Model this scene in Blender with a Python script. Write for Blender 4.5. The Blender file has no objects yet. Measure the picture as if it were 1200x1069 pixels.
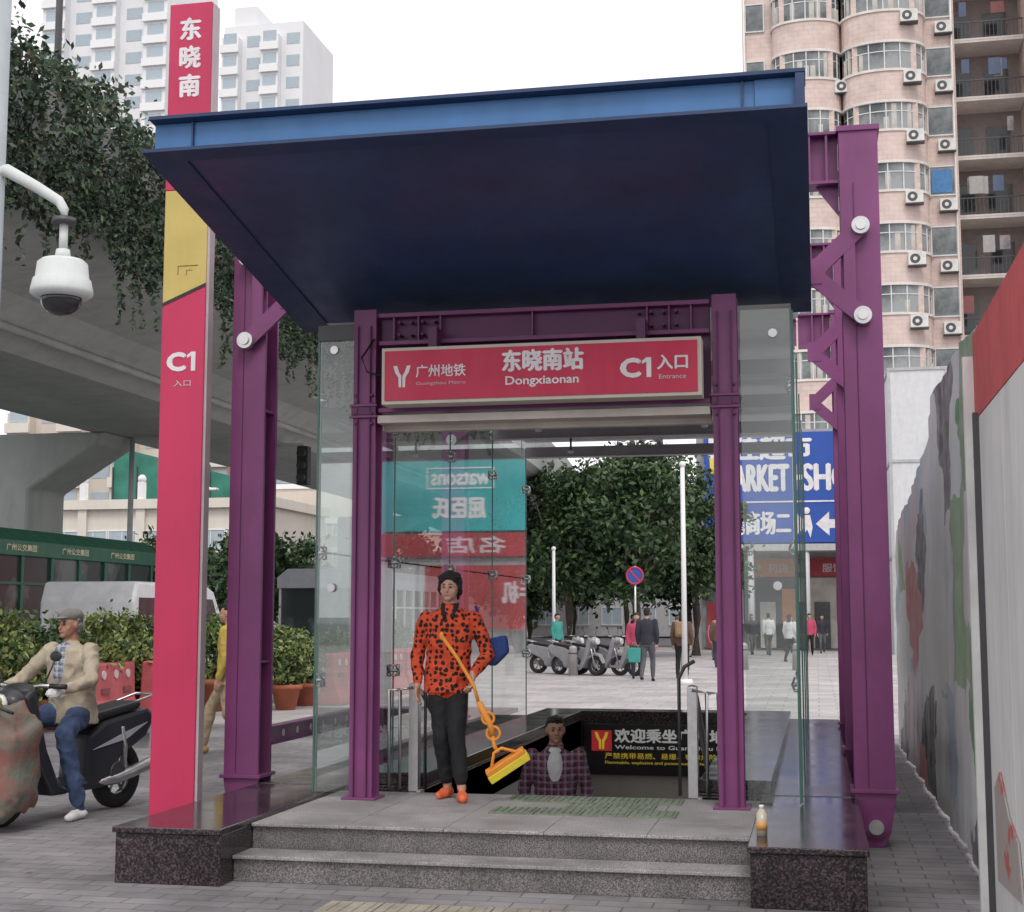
import bpy, bmesh, math, random
import numpy as np
from mathutils import Vector, Matrix, Euler, noise as mnoise
random.seed(7); rng=np.random.default_rng(7)
SC=bpy.context.scene; COL=SC.collection
R=math.radians
# ---------------------------------------------------------------- materials
MATS={}
def ND(nt,t,x=0,**k):
    n=nt.nodes.new(t)
    for a,b in k.items(): setattr(n,a,b)
    return n
def M(name,col,rough=.7,metal=0.,var=.12,scale=4.,bump=0.,bscale=60.,col2=None,emit=0.,thr=None,dirt=0.,coat=0.,stretch=None):
    if name in MATS: return MATS[name]
    m=bpy.data.materials.new(name); m.use_nodes=True; nt=m.node_tree; L=nt.links
    p=nt.nodes["Principled BSDF"]; p.inputs["Roughness"].default_value=rough; p.inputs["Metallic"].default_value=metal
    if coat: p.inputs["Coat Weight"].default_value=coat; p.inputs["Coat Roughness"].default_value=.15
    tc=ND(nt,"ShaderNodeTexCoord"); src=tc.outputs["Object"]
    if stretch:
        mp=ND(nt,"ShaderNodeMapping"); mp.inputs["Scale"].default_value=stretch; L.new(src,mp.inputs[0]); src=mp.outputs[0]
    nz=ND(nt,"ShaderNodeTexNoise"); nz.inputs["Scale"].default_value=scale; nz.inputs["Detail"].default_value=5; nz.inputs["Roughness"].default_value=.6
    L.new(src,nz.inputs[0])
    mr=ND(nt,"ShaderNodeMapRange"); mr.inputs[1].default_value=.3; mr.inputs[2].default_value=.7
    if thr: mr.inputs[1].default_value=thr[0]; mr.inputs[2].default_value=thr[1]
    L.new(nz.outputs[0],mr.inputs[0])
    mx=ND(nt,"ShaderNodeMix",data_type='RGBA')
    c=np.array(col); a=c*(1-var) if col2 is None else c; b=np.minimum(c*(1+var),1) if col2 is None else np.array(col2)
    mx.inputs[6].default_value=(*a,1); mx.inputs[7].default_value=(*b,1); L.new(mr.outputs[0],mx.inputs[0])
    out=mx.outputs[2]
    if dirt:
        n2=ND(nt,"ShaderNodeTexNoise"); n2.inputs["Scale"].default_value=1.1; n2.inputs["Detail"].default_value=9; n2.inputs["Roughness"].default_value=.72
        mp2=ND(nt,"ShaderNodeMapping"); mp2.inputs["Scale"].default_value=(2.2,2.2,.4); L.new(tc.outputs["Object"],mp2.inputs[0]); L.new(mp2.outputs[0],n2.inputs[0])
        m2=ND(nt,"ShaderNodeMapRange"); m2.inputs[1].default_value=.46; m2.inputs[2].default_value=.72; m2.inputs[4].default_value=dirt
        L.new(n2.outputs[0],m2.inputs[0])
        x2=ND(nt,"ShaderNodeMix",data_type='RGBA'); x2.inputs[7].default_value=(*(c*.45+.035),1)
        L.new(m2.outputs[0],x2.inputs[0]); L.new(out,x2.inputs[6]); out=x2.outputs[2]
        m4=ND(nt,"ShaderNodeMapRange"); m4.inputs[1].default_value=.35; m4.inputs[2].default_value=.7; m4.inputs[3].default_value=rough; m4.inputs[4].default_value=min(1,rough+.3); L.new(n2.outputs[0],m4.inputs[0]); L.new(m4.outputs[0],p.inputs["Roughness"])
    L.new(out,p.inputs["Base Color"])
    if emit: L.new(out,p.inputs["Emission Color"]); p.inputs["Emission Strength"].default_value=emit
    if bump:
        n3=ND(nt,"ShaderNodeTexNoise"); n3.inputs["Scale"].default_value=bscale; n3.inputs["Detail"].default_value=4
        L.new(src,n3.inputs[0]); bp=ND(nt,"ShaderNodeBump"); bp.inputs["Strength"].default_value=bump; bp.inputs["Distance"].default_value=.02
        L.new(n3.outputs[0],bp.inputs["Height"]); L.new(bp.outputs[0],p.inputs["Normal"])
    MATS[name]=m; return m
def brickmat(name,c1,c2,mort,bw,bh,ms,rough=.8,axis='z',var=.35,rot=0):
    m=bpy.data.materials.new(name); m.use_nodes=True; nt=m.node_tree; L=nt.links; p=nt.nodes["Principled BSDF"]
    p.inputs["Roughness"].default_value=rough
    tc=ND(nt,"ShaderNodeTexCoord"); mp=ND(nt,"ShaderNodeMapping"); L.new(tc.outputs["Object"],mp.inputs[0])
    if axis=='y': mp.inputs["Rotation"].default_value=(R(-90),0,0)
    if rot: mp.inputs["Rotation"].default_value=(0,0,rot)
    br=ND(nt,"ShaderNodeTexBrick"); br.inputs["Scale"].default_value=1; br.inputs["Brick Width"].default_value=bw; br.inputs["Row Height"].default_value=bh
    br.inputs["Mortar Size"].default_value=ms; br.inputs["Color1"].default_value=(*c1,1); br.inputs["Color2"].default_value=(*c2,1); br.inputs["Mortar"].default_value=(*mort,1)
    L.new(mp.outputs[0],br.inputs[0])
    nz=ND(nt,"ShaderNodeTexNoise"); nz.inputs["Scale"].default_value=.7; nz.inputs["Detail"].default_value=9; nz.inputs["Roughness"].default_value=.68; L.new(tc.outputs["Object"],nz.inputs[0])
    mr=ND(nt,"ShaderNodeMapRange"); mr.inputs[1].default_value=.35; mr.inputs[2].default_value=.65; mr.inputs[3].default_value=1-var; mr.inputs[4].default_value=1+var*.4; L.new(nz.outputs[0],mr.inputs[0])
    vm=ND(nt,"ShaderNodeVectorMath",operation='SCALE'); L.new(br.outputs[0],vm.inputs[0]); L.new(mr.outputs[0],vm.inputs[3])
    L.new(vm.outputs[0],p.inputs["Base Color"])
    bp=ND(nt,"ShaderNodeBump"); bp.inputs["Strength"].default_value=.4; bp.inputs["Distance"].default_value=.01; bp.invert=True
    L.new(br.outputs[1],bp.inputs["Height"]); L.new(bp.outputs[0],p.inputs["Normal"])
    MATS[name]=m; return m
def speckle(name,base,lo,hi,rough,scale=140):
    m=bpy.data.materials.new(name); m.use_nodes=True; nt=m.node_tree; L=nt.links; p=nt.nodes["Principled BSDF"]
    tc=ND(nt,"ShaderNodeTexCoord"); nz=ND(nt,"ShaderNodeTexNoise"); nz.inputs["Scale"].default_value=scale; nz.inputs["Detail"].default_value=2; L.new(tc.outputs["Object"],nz.inputs[0])
    cr=ND(nt,"ShaderNodeValToRGB"); e=cr.color_ramp.elements; e[0].position=.36; e[0].color=(*lo,1); e[1].position=.66; e[1].color=(*hi,1)
    x=cr.color_ramp.elements.new(.5); x.color=(*base,1)
    L.new(nz.outputs[0],cr.inputs[0])
    n2=ND(nt,"ShaderNodeTexNoise"); n2.inputs["Scale"].default_value=2.2; n2.inputs["Detail"].default_value=9; n2.inputs["Roughness"].default_value=.65; L.new(tc.outputs["Object"],n2.inputs[0])
    mr=ND(nt,"ShaderNodeMapRange"); mr.inputs[1].default_value=.35; mr.inputs[2].default_value=.65; mr.inputs[3].default_value=.62; mr.inputs[4].default_value=1.1; L.new(n2.outputs[0],mr.inputs[0])
    vm=ND(nt,"ShaderNodeVectorMath",operation='SCALE'); L.new(cr.outputs[0],vm.inputs[0]); L.new(mr.outputs[0],vm.inputs[3]); L.new(vm.outputs[0],p.inputs["Base Color"])
    m3=ND(nt,"ShaderNodeMapRange"); m3.inputs[1].default_value=.3; m3.inputs[2].default_value=.7; m3.inputs[3].default_value=rough*.7; m3.inputs[4].default_value=rough*2; L.new(n2.outputs[0],m3.inputs[0]); L.new(m3.outputs[0],p.inputs["Roughness"])
    MATS[name]=m; return m
def glassmat(name,tint,k=1.4,base=.05):
    m=bpy.data.materials.new(name); m.use_nodes=True; nt=m.node_tree; L=nt.links; nt.nodes.remove(nt.nodes["Principled BSDF"])
    o=nt.nodes["Material Output"]; g=ND(nt,"ShaderNodeNewGeometry")
    d=ND(nt,"ShaderNodeVectorMath",operation='DOT_PRODUCT'); L.new(g.outputs["Incoming"],d.inputs[0]); L.new(g.outputs["Normal"],d.inputs[1])
    a=ND(nt,"ShaderNodeMath",operation='ABSOLUTE'); L.new(d.outputs["Value"],a.inputs[0])
    s=ND(nt,"ShaderNodeMath",operation='SUBTRACT'); s.inputs[0].default_value=1; L.new(a.outputs[0],s.inputs[1])
    pw=ND(nt,"ShaderNodeMath",operation='POWER'); L.new(s.outputs[0],pw.inputs[0]); pw.inputs[1].default_value=5
    ma=ND(nt,"ShaderNodeMath",operation='MULTIPLY_ADD',use_clamp=True); L.new(pw.outputs[0],ma.inputs[0]); ma.inputs[1].default_value=k; ma.inputs[2].default_value=base
    t=ND(nt,"ShaderNodeBsdfTransparent"); t.inputs[0].default_value=(*tint,1)
    gl=ND(nt,"ShaderNodeBsdfGlossy"); gl.inputs["Roughness"].default_value=.02; gl.inputs[0].default_value=(.93,.97,.96,1)
    mx=ND(nt,"ShaderNodeMixShader"); L.new(ma.outputs[0],mx.inputs[0]); L.new(t.outputs[0],mx.inputs[1]); L.new(gl.outputs[0],mx.inputs[2])
    df=ND(nt,"ShaderNodeBsdfDiffuse"); df.inputs[0].default_value=(.5,.54,.53,1)
    tc=ND(nt,"ShaderNodeTexCoord"); nz=ND(nt,"ShaderNodeTexNoise"); nz.inputs["Scale"].default_value=1.6; nz.inputs["Detail"].default_value=8; L.new(tc.outputs["Object"],nz.inputs[0])
    mr=ND(nt,"ShaderNodeMapRange"); mr.inputs[1].default_value=.35; mr.inputs[2].default_value=.75; mr.inputs[3].default_value=.04; mr.inputs[4].default_value=.18; L.new(nz.outputs[0],mr.inputs[0])
    m2=ND(nt,"ShaderNodeMixShader"); L.new(mr.outputs[0],m2.inputs[0]); L.new(mx.outputs[0],m2.inputs[1]); L.new(df.outputs[0],m2.inputs[2]); L.new(m2.outputs[0],o.inputs[0])
    MATS[name]=m; return m
def dotmat(name,base,dot,scale,thr):
    m=bpy.data.materials.new(name); m.use_nodes=True; nt=m.node_tree; L=nt.links; p=nt.nodes["Principled BSDF"]; p.inputs["Roughness"].default_value=.85
    tc=ND(nt,"ShaderNodeTexCoord"); v=ND(nt,"ShaderNodeTexVoronoi"); v.inputs["Scale"].default_value=scale; v.inputs["Randomness"].default_value=.6
    nd=ND(nt,"ShaderNodeTexNoise"); nd.inputs["Scale"].default_value=30; L.new(tc.outputs["Object"],nd.inputs[0])
    vs=ND(nt,"ShaderNodeVectorMath",operation='MULTIPLY_ADD'); L.new(nd.outputs[1],vs.inputs[0]); vs.inputs[1].default_value=(.02,.02,.02); L.new(tc.outputs["Object"],vs.inputs[2]); L.new(vs.outputs[0],v.inputs[0])
    c=ND(nt,"ShaderNodeMath",operation='LESS_THAN'); c.inputs[1].default_value=thr; L.new(v.outputs[0],c.inputs[0])
    mx=ND(nt,"ShaderNodeMix",data_type='RGBA'); mx.inputs[6].default_value=(*base,1); mx.inputs[7].default_value=(*dot,1); L.new(c.outputs[0],mx.inputs[0]); L.new(mx.outputs[2],p.inputs["Base Color"])
    n3=ND(nt,"ShaderNodeTexNoise"); n3.inputs["Scale"].default_value=9; n3.inputs["Detail"].default_value=3; L.new(tc.outputs["Object"],n3.inputs[0]); bp=ND(nt,"ShaderNodeBump"); bp.inputs["Strength"].default_value=1; bp.inputs["Distance"].default_value=.05
    L.new(n3.outputs[0],bp.inputs["Height"]); L.new(bp.outputs[0],p.inputs["Normal"])
    MATS[name]=m; return m
def plaidmat(name,c0,c1,c2,sc):
    m=bpy.data.materials.new(name); m.use_nodes=True; nt=m.node_tree; L=nt.links; p=nt.nodes["Principled BSDF"]; p.inputs["Roughness"].default_value=.9
    tc=ND(nt,"ShaderNodeTexCoord"); last=None; prev=(*c0,1)
    for i,(dr,cc,w) in enumerate((('X',c1,.72),('Z',c1,.72),('X',c2,.93),('Z',c2,.93))):
        wv=ND(nt,"ShaderNodeTexWave",bands_direction=dr); wv.inputs["Scale"].default_value=sc; wv.inputs["Distortion"].default_value=.6; wv.inputs["Phase Offset"].default_value=0 if i<2 else 2.4; L.new(tc.outputs["Object"],wv.inputs[0])
        g=ND(nt,"ShaderNodeMath",operation='GREATER_THAN'); g.inputs[1].default_value=w; L.new(wv.outputs[1],g.inputs[0])
        f=ND(nt,"ShaderNodeMath",operation='MULTIPLY'); f.inputs[1].default_value=.6; L.new(g.outputs[0],f.inputs[0])
        mx=ND(nt,"ShaderNodeMix",data_type='RGBA'); L.new(f.outputs[0],mx.inputs[0])
        if last is None: mx.inputs[6].default_value=prev
        else: L.new(last,mx.inputs[6])
        mx.inputs[7].default_value=(*cc,1); last=mx.outputs[2]
    L.new(last,p.inputs["Base Color"]); 
    n3=ND(nt,"ShaderNodeTexNoise"); n3.inputs["Scale"].default_value=11; n3.inputs["Detail"].default_value=3; L.new(tc.outputs["Object"],n3.inputs[0]); bp=ND(nt,"ShaderNodeBump"); bp.inputs["Strength"].default_value=1; bp.inputs["Distance"].default_value=.04
    L.new(n3.outputs[0],bp.inputs["Height"]); L.new(bp.outputs[0],p.inputs["Normal"]); MATS[name]=m; return m

paver=brickmat("pavement_paver",(.29,.275,.28),(.225,.215,.225),(.14,.135,.14),.30,.15,.006,var=.5)
plazam=brickmat("plaza_paver",(.50,.465,.46),(.41,.385,.385),(.31,.29,.29),.6,.6,.012,var=.28)
asph=M("asphalt",(.11,.11,.115),.9,var=.2,scale=3,bump=.3,bscale=120)
kerb=M("kerb_stone",(.42,.41,.40),.8,dirt=.5)
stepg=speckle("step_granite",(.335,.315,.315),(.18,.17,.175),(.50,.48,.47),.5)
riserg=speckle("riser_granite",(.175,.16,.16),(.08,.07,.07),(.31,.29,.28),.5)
blackg=speckle("black_granite",(.038,.031,.037),(.016,.013,.015),(.13,.09,.095),.11,90)
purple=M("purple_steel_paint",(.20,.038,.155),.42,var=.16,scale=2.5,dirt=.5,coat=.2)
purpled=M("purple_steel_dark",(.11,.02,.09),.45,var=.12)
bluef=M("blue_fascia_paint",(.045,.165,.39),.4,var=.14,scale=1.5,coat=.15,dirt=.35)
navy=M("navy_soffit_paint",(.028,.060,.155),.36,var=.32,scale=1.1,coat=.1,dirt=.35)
navyf=M("navy_flange_paint",(.018,.045,.12),.42,var=.15,dirt=.2)
red=M("sign_red",(.58,.032,.085),.42,var=.06,scale=2,dirt=.08)
pink=M("pylon_crimson",(.56,.026,.10),.45,var=.07,scale=1.3,dirt=.3,coat=.12)
yel=M("pylon_yellow",(.58,.45,.14),.5,var=.08,dirt=.15)
white=M("white_paint",(.78,.78,.78),.5,var=.04)
cream=M("cream_frame",(.60,.56,.48),.5,var=.08)
steel=M("brushed_steel",(.55,.55,.55),.3,metal=.85,var=.1,scale=20)
dsteel=M("dark_steel",(.08,.08,.085),.45,metal=.4)
black=M("black_plastic",(.02,.02,.022),.5)
rubber=M("tyre_rubber",(.025,.025,.027),.85)
conc=M("overpass_concrete",(.45,.47,.45),.85,var=.16,scale=.5,dirt=.45,stretch=(1,.25,1.5))
concd=M("overpass_soffit",(.42,.44,.42),.85,var=.14,scale=.6,dirt=.35)
wallin=M("stairwell_stone",(.46,.42,.38),.45,var=.08,scale=2,dirt=.2)
glass=glassmat("clear_glass",(.83,.89,.87),1.7,.08)
winm=M("window_glass",(.07,.085,.09),.1,var=.5,scale=.35,col2=(.30,.32,.32),thr=(.42,.6))
wind=M("window_dark",(.05,.055,.06),.12,var=.3)
skin=M("skin",(.48,.27,.195),.6,var=.08,scale=20)
skind=M("skin_tan",(.40,.21,.145),.6,var=.08,scale=20)
lipm=M("lips",(.38,.14,.11),.5); eyem=M("eye_dark",(.04,.025,.02),.4)
hairm=M("black_hair",(.014,.012,.012),.55,var=.5,scale=60,bump=1,bscale=90)
hairg=M("grey_hair",(.24,.23,.22),.7,var=.4,scale=50,bump=.8)
capm=M("grey_cap",(.20,.19,.17),.85,var=.2,scale=10,bump=.5)
glovem=M("white_glove",(.72,.72,.71),.8,bump=.4)
leafA=M("leaf_dark",(.025,.055,.022),.6,var=.4,scale=3); leafB=M("leaf_mid",(.055,.105,.038),.6,var=.35,scale=3); leafC=M("leaf_light",(.11,.17,.055),.55,var=.3,scale=3)
leafD=M("leaf_yellowgreen",(.27,.31,.09),.55,var=.3,scale=3)
ivA=M("ivy_dark",(.028,.052,.032),.65,var=.4,scale=1.2); ivB=M("ivy_mid",(.055,.095,.052),.6,var=.4,scale=1.2); ivC=M("ivy_light",(.11,.16,.085),.6,var=.3,scale=1.2)
bark=M("bark",(.11,.09,.07),.9,var=.3,scale=8,bump=.6)
potm=M("terracotta",(.40,.12,.07),.8,var=.15,dirt=.3)
# ---------------------------------------------------------------- mesh builder
class MB:
    def __init__(s): s.v=[];s.f=[];s.mi=[];s.sm=[];s.mats=[]
    def k(s,m):
        if m not in s.mats: s.mats.append(m)
        return s.mats.index(m)
    def add(s,vs,fs,m,smooth=False):
        o=len(s.v); s.v+= [tuple(v) for v in vs]; i=s.k(m)
        for f in fs: s.f.append(tuple(o+x for x in f)); s.mi.append(i); s.sm.append(smooth)
        return s
    def box(s,x0,x1,y0,y1,z0,z1,m):
        v=[(x,y,z) for z in(z0,z1) for y in(y0,y1) for x in(x0,x1)]
        return s.add(v,[(0,2,3,1),(4,5,7,6),(0,1,5,4),(2,6,7,3),(0,4,6,2),(1,3,7,5)],m)
    def prism(s,pts,ax,a,b,m):
        n=len(pts); f=(lambda p,t:(p[0],t,p[1])) if ax=='y' else ((lambda p,t:(t,p[0],p[1])) if ax=='x' else (lambda p,t:(p[0],p[1],t)))
        v=[f(p,a) for p in pts]+[f(p,b) for p in pts]
        return s.add(v,[tuple(range(n)),tuple(range(2*n-1,n-1,-1))]+[(i,i+n,(i+1)%n+n,(i+1)%n) for i in range(n)],m)
    def cyl(s,p0,p1,r0,r1,m,n=14):
        p0=Vector(p0);p1=Vector(p1);d=(p1-p0).normalized(); q=d.to_track_quat('Z','Y'); v=[];
        for p,r in((p0,r0),(p1,r1)):
            for i in range(n):
                a=2*math.pi*i/n; v.append(p+q@Vector((r*math.cos(a),r*math.sin(a),0)))
        s.add(v,[(i,(i+1)%n,(i+1)%n+n,i+n) for i in range(n)],m,True)
        o=len(s.v)-2*n; i=s.k(m); s.f.append(tuple(o+x for x in range(n-1,-1,-1)));s.mi.append(i);s.sm.append(False)
        s.f.append(tuple(o+n+x for x in range(n)));s.mi.append(i);s.sm.append(False); return s
    def tube(s,pts,r,m,n=10):
        rr=r if isinstance(r,(list,tuple)) else [r]*len(pts); pts=[Vector(p) for p in pts]; v=[]
        for j,p in enumerate(pts):
            d=(pts[min(j+1,len(pts)-1)]-pts[max(j-1,0)]).normalized(); q=d.to_track_quat('Z','Y')
            for i in range(n):
                a=2*math.pi*i/n; v.append(p+q@Vector((rr[j]*math.cos(a),rr[j]*math.sin(a),0)))
        k=len(pts); fs=[(j*n+i,j*n+(i+1)%n,(j+1)*n+(i+1)%n,(j+1)*n+i) for j in range(k-1) for i in range(n)]
        fs+=[tuple(range(n-1,-1,-1)),tuple((k-1)*n+i for i in range(n))]
        return s.add(v,fs,m,True)
    def ell(s,c,r,m,n=16,k=10,rot=None):
        if not isinstance(r,(list,tuple)): r=(r,r,r)
        v=[];E=Euler(rot) if rot else None
        for j in range(k+1):
            t=math.pi*j/k
            for i in range(n):
                a=2*math.pi*i/n; p=Vector((r[0]*math.sin(t)*math.cos(a),r[1]*math.sin(t)*math.sin(a),r[2]*math.cos(t)))
                if E: p.rotate(E)
                v.append(p+Vector(c))
        return s.add(v,[(j*n+i,(j+1)*n+i,(j+1)*n+(i+1)%n,j*n+(i+1)%n) for j in range(k) for i in range(n)],m,True)
    def torus(s,c,ax,Rr,r,m,n=28,k=10):
        v=[]
        for i in range(n):
            a=2*math.pi*i/n
            for j in range(k):
                b=2*math.pi*j/k; q=Rr+r*math.cos(b); x,y,z=q*math.cos(a),q*math.sin(a),r*math.sin(b)
                p={'z':(x,y,z),'x':(z,x,y),'y':(x,z,y)}[ax]; v.append((p[0]+c[0],p[1]+c[1],p[2]+c[2]))
        return s.add(v,[(i*k+j,((i+1)%n)*k+j,((i+1)%n)*k+(j+1)%k,i*k+(j+1)%k) for i in range(n) for j in range(k)],m,True)
    def mesh(s,name,bevel=0):
        me=bpy.data.meshes.new(name); me.from_pydata(s.v,[],s.f)
        for m in s.mats: me.materials.append(m)
        me.polygons.foreach_set("material_index",s.mi); me.polygons.foreach_set("use_smooth",s.sm)
        b=bmesh.new(); b.from_mesh(me); bmesh.ops.remove_doubles(b,verts=b.verts,dist=1e-6); bmesh.ops.recalc_face_normals(b,faces=b.faces); b.to_mesh(me); b.free(); me.update(); return me
    def obj(s,name,parent=None,loc=(0,0,0),rz=0,bevel=0,rot=None):
        o=bpy.data.objects.new(name,s.mesh(name)); COL.objects.link(o); o.location=loc; o.rotation_euler=rot or (0,0,rz)
        if parent: o.parent=parent
        if bevel:
            b=o.modifiers.new("b","BEVEL"); b.width=bevel; b.segments=2; b.limit_method='ANGLE'; b.angle_limit=R(40)
        return o
def tag(o,label,cat,group=None):
    o["label"]=label; o["category"]=cat
    if group: o["group"]=group
    return o
def thing(name,label,cat,loc=(0,0,0),rz=0,group=None):
    o=bpy.data.objects.new(name,None); o.empty_display_size=.2; COL.objects.link(o); o.location=loc; o.rotation_euler=(0,0,rz); return tag(o,label,cat,group)
def clone(src,loc,rz=None,scale=None,label=None):
    def rec(o,par):
        c=o.copy(); COL.objects.link(c)
        if par is not None: c.parent=par
        for ch in o.children: rec(ch,c)
        return c
    c=rec(src,None); c.location=loc
    if rz is not None: c.rotation_euler=(0,0,rz)
    if scale: c.scale=(scale,)*3
    if label: c["label"]=label
    return c
def structure(o): o["kind"]="structure"; return o
def lettering(parent,s,u0,u1,v0,v1,off,mat,face='-y',bold=.0,name="lettering"):
    cu=bpy.data.curves.new("t",'FONT'); cu.body=s; cu.resolution_u=3
    to=bpy.data.objects.new("t",cu); COL.objects.link(to); dg=bpy.context.evaluated_depsgraph_get(); me=bpy.data.meshes.new_from_object(to.evaluated_get(dg))
    bpy.data.objects.remove(to)
    vs=[v.co.copy() for v in me.vertices]; fs=[tuple(p.vertices) for p in me.polygons]
    if not vs: return None
    a0=min(v.x for v in vs);a1=max(v.x for v in vs);b0=min(v.y for v in vs);b1=max(v.y for v in vs)
    sx=(u1-u0)/max(a1-a0,1e-6); sz=(v1-v0)/max(b1-b0,1e-6)
    mb=MB(); H=(v1-v0)*bold
    for n,(dx,dz) in enumerate([(0,0)]+([(H,0),(-H,0),(0,H*.7),(0,-H*.7)] if bold else [])):
        e=off-.0006*n if face in('-y','-x') else off+.0006*n
        P=[]
        for v in vs:
            u=u0+(v.x-a0)*sx+dx; w=v0+(v.y-b0)*sz+dz
            P.append({'-y':(u,e,w),'+x':(e,u,w),'-x':(e,-u,w)}[face])
        mb.add(P,fs,mat)
    bpy.data.meshes.remove(me)
    m=bpy.data.meshes.new(name); m.from_pydata(mb.v,[],mb.f); m.materials.append(mat)
    o=bpy.data.objects.new(name,m); COL.objects.link(o); o.parent=parent; return o
# ---------------------------------------------------------------- camera, world, sun
cam=bpy.data.objects.new("Camera",bpy.data.cameras.new("Camera")); COL.objects.link(cam); cam.location=(0,0,1.55)
cam.rotation_euler=(R(96.3),0,R(11.8)); cam.data.lens=51.; cam.data.sensor_width=36; cam.data.sensor_fit='HORIZONTAL'; cam.data.clip_end=3000; cam.data.clip_start=.05; SC.camera=cam
SC.view_settings.view_transform='Standard'; SC.view_settings.look='None'; SC.view_settings.exposure=0
w=bpy.data.worlds.new("World"); SC.world=w; w.use_nodes=True; nt=w.node_tree; bg=nt.nodes["Background"]
sk=nt.nodes.new("ShaderNodeTexSky"); sk.sky_type='NISHITA'; sk.sun_disc=False; sk.sun_elevation=R(52); sk.sun_rotation=R(200); sk.dust_density=4
hs=nt.nodes.new("ShaderNodeHueSaturation"); hs.inputs["Saturation"].default_value=.15; nt.links.new(sk.outputs[0],hs.inputs["Color"])
mx=nt.nodes.new("ShaderNodeMix"); mx.data_type='RGBA'; mx.inputs[0].default_value=.8; mx.inputs[7].default_value=(9.7,9.5,9.8,1); nt.links.new(hs.outputs[0],mx.inputs[6]); nt.links.new(mx.outputs[2],bg.inputs[0]); bg.inputs[1].default_value=.148
sl=bpy.data.lights.new("Sun",'SUN'); sl.energy=1.1; sl.angle=R(18); sl.color=(1,.96,.9); so=bpy.data.objects.new("Sun",sl); COL.objects.link(so)
so.rotation_euler=Euler((R(38),0,R(20)))
# ---------------------------------------------------------------- ground
def sheet(name,x0,x1,y0,y1,z,mat,hole=None):
    mb=MB()
    if not hole: mb.add([(x0,y0,z),(x1,y0,z),(x1,y1,z),(x0,y1,z)],[(0,1,2,3)],mat)
    else:
        a,b,c,d=hole
        for (p,q,r_,t) in ((x0,x1,y0,c),(x0,x1,d,y1),(x0,a,c,d),(b,x1,c,d)):
            mb.add([(p,r_,z),(q,r_,z),(q,t,z),(p,t,z)],[(0,1,2,3)],mat)
    return structure(mb.obj(name))
hole=(-2.9,-.75,10.2,17.5)
sheet("road",-900,900,-300,1500,-.12,asph,hole)
sheet("pavement",-10.9,60,-10,20,0,paver,hole)
sheet("plaza",-10.9,60,20,74,0,plazam)
structure(MB().box(-11.05,-10.9,-10,74,-.12,.0,kerb).obj("kerb",bevel=.015))
mb=MB(); wt=M("worn_tactile_paving",(.34,.31,.25),.85,var=.3,scale=6,dirt=.8)
for i in range(7):
    x=-2.62+i*.305
    mb.box(x,x+.295,7.45,7.75,.0,.010,wt)
    for a in range(4): mb.box(x+.03+a*.068,x+.06+a*.068,7.47,7.73,.010,.014,wt)
structure(mb.obj("tactile_path"))
pts=np.stack([rng.uniform(-9,1,320),rng.uniform(7,26,320),np.full(320,.008)],1); pts=pts[(pts[:,0]<-4.5)|(pts[:,1]<7.9)|((pts[:,0]>.4)&(pts[:,0]<.8))]
# ---------------------------------------------------------------- subway entrance
E=thing("subway_entrance","purple steel and glass subway entrance with blue tilted canopy","subway entrance",(-1.9,9.8,0))
EX,EY=-1.9,9.8
def ep(mb,name,par=None,bevel=0):
    o=mb.obj(name,par or E,bevel=bevel)
    if par is None: o.location=(-EX,-EY,0)
    return o
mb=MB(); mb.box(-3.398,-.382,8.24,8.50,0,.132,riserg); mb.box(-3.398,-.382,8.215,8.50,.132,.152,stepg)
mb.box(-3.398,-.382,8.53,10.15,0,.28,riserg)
for i in range(5):
    a=-3.398+i*.6032
    for (c,d) in((8.50,9.02),(9.02,9.58),(9.58,10.2)): mb.box(a+.0015,a+.6017,c+.0015,d-.0015,.28,.30,stepg)
ep(mb,"step",bevel=.004)
for (a,b,c,d,nm) in((-4.06,-3.40,-4.06,-2.8,"plinth"),(-.38,.23,-.83,.23,"plinth")):
    mb=MB(); mb.box(a,b,8.05,10.3,0,.29,blackg); mb.box(a-.015,b+(.0 if a<-2 else .015),8.03,10.3,.29,.325,blackg)
    mb.box(c,d,10.3,17.9,0,.31,blackg); mb.box(c-.0,d,10.301,17.9,.31,.33,blackg)
    if a<-2: mb.box(-3.3,-2.8,10.35,17.9,.331,.42,blackg)
    else: mb.box(-.83,-.33,10.35,17.9,.331,.42,blackg)
    ep(mb,nm,bevel=.006)
mb=MB(); mb.box(-2.8,-.83,17.45,17.9,.0,.42,blackg); ep(mb,"plinth")
tac=M("tactile_plate",(.19,.225,.17),.7,var=.3,scale=12,dirt=.6)
def plate(x,y,s=.29):
    mb=MB(); mb.box(x,x+s,y,y+s,.3,.309,tac)
    for i in range(6): mb.box(x+.015+i*.046,x+.037+i*.046,y+.01,y+s-.01,.309,.314,tac)
    ep(mb,"tactile_plate")
for i in range(4): plate(-2.10+i*.3,9.82)
plate(-1.65,9.51); plate(-1.35,9.51)
for i in range(4): plate(-2.08+i*.3,9.20)
mb=MB(); mb.box(-2.83,-2.8,10.2,17.45,-4,.31,wallin); mb.box(-.83,-.80,10.2,17.45,-4,.31,wallin); mb.box(-2.8,-.83,17.45,17.5,-4,-.0005,wallin); mb.box(-2.83,-.8,17.5,17.6,-4,-.001,wallin)
ep(mb,"stairwell_wall")
mb=MB()
for i in range(23): z=.3-.165*(i+1); mb.box(-2.799,-.831,10.2+.3*i,10.5+.3*i,z-.3,z,stepg)
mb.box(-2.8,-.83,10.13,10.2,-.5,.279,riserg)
ep(mb,"stair")
mb=MB(); mb.box(-2.75,-.86,17.38,17.44,-.32,.27,M("black_board",(.015,.012,.015),.3)); brd=ep(mb,"welcome_board")
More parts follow.
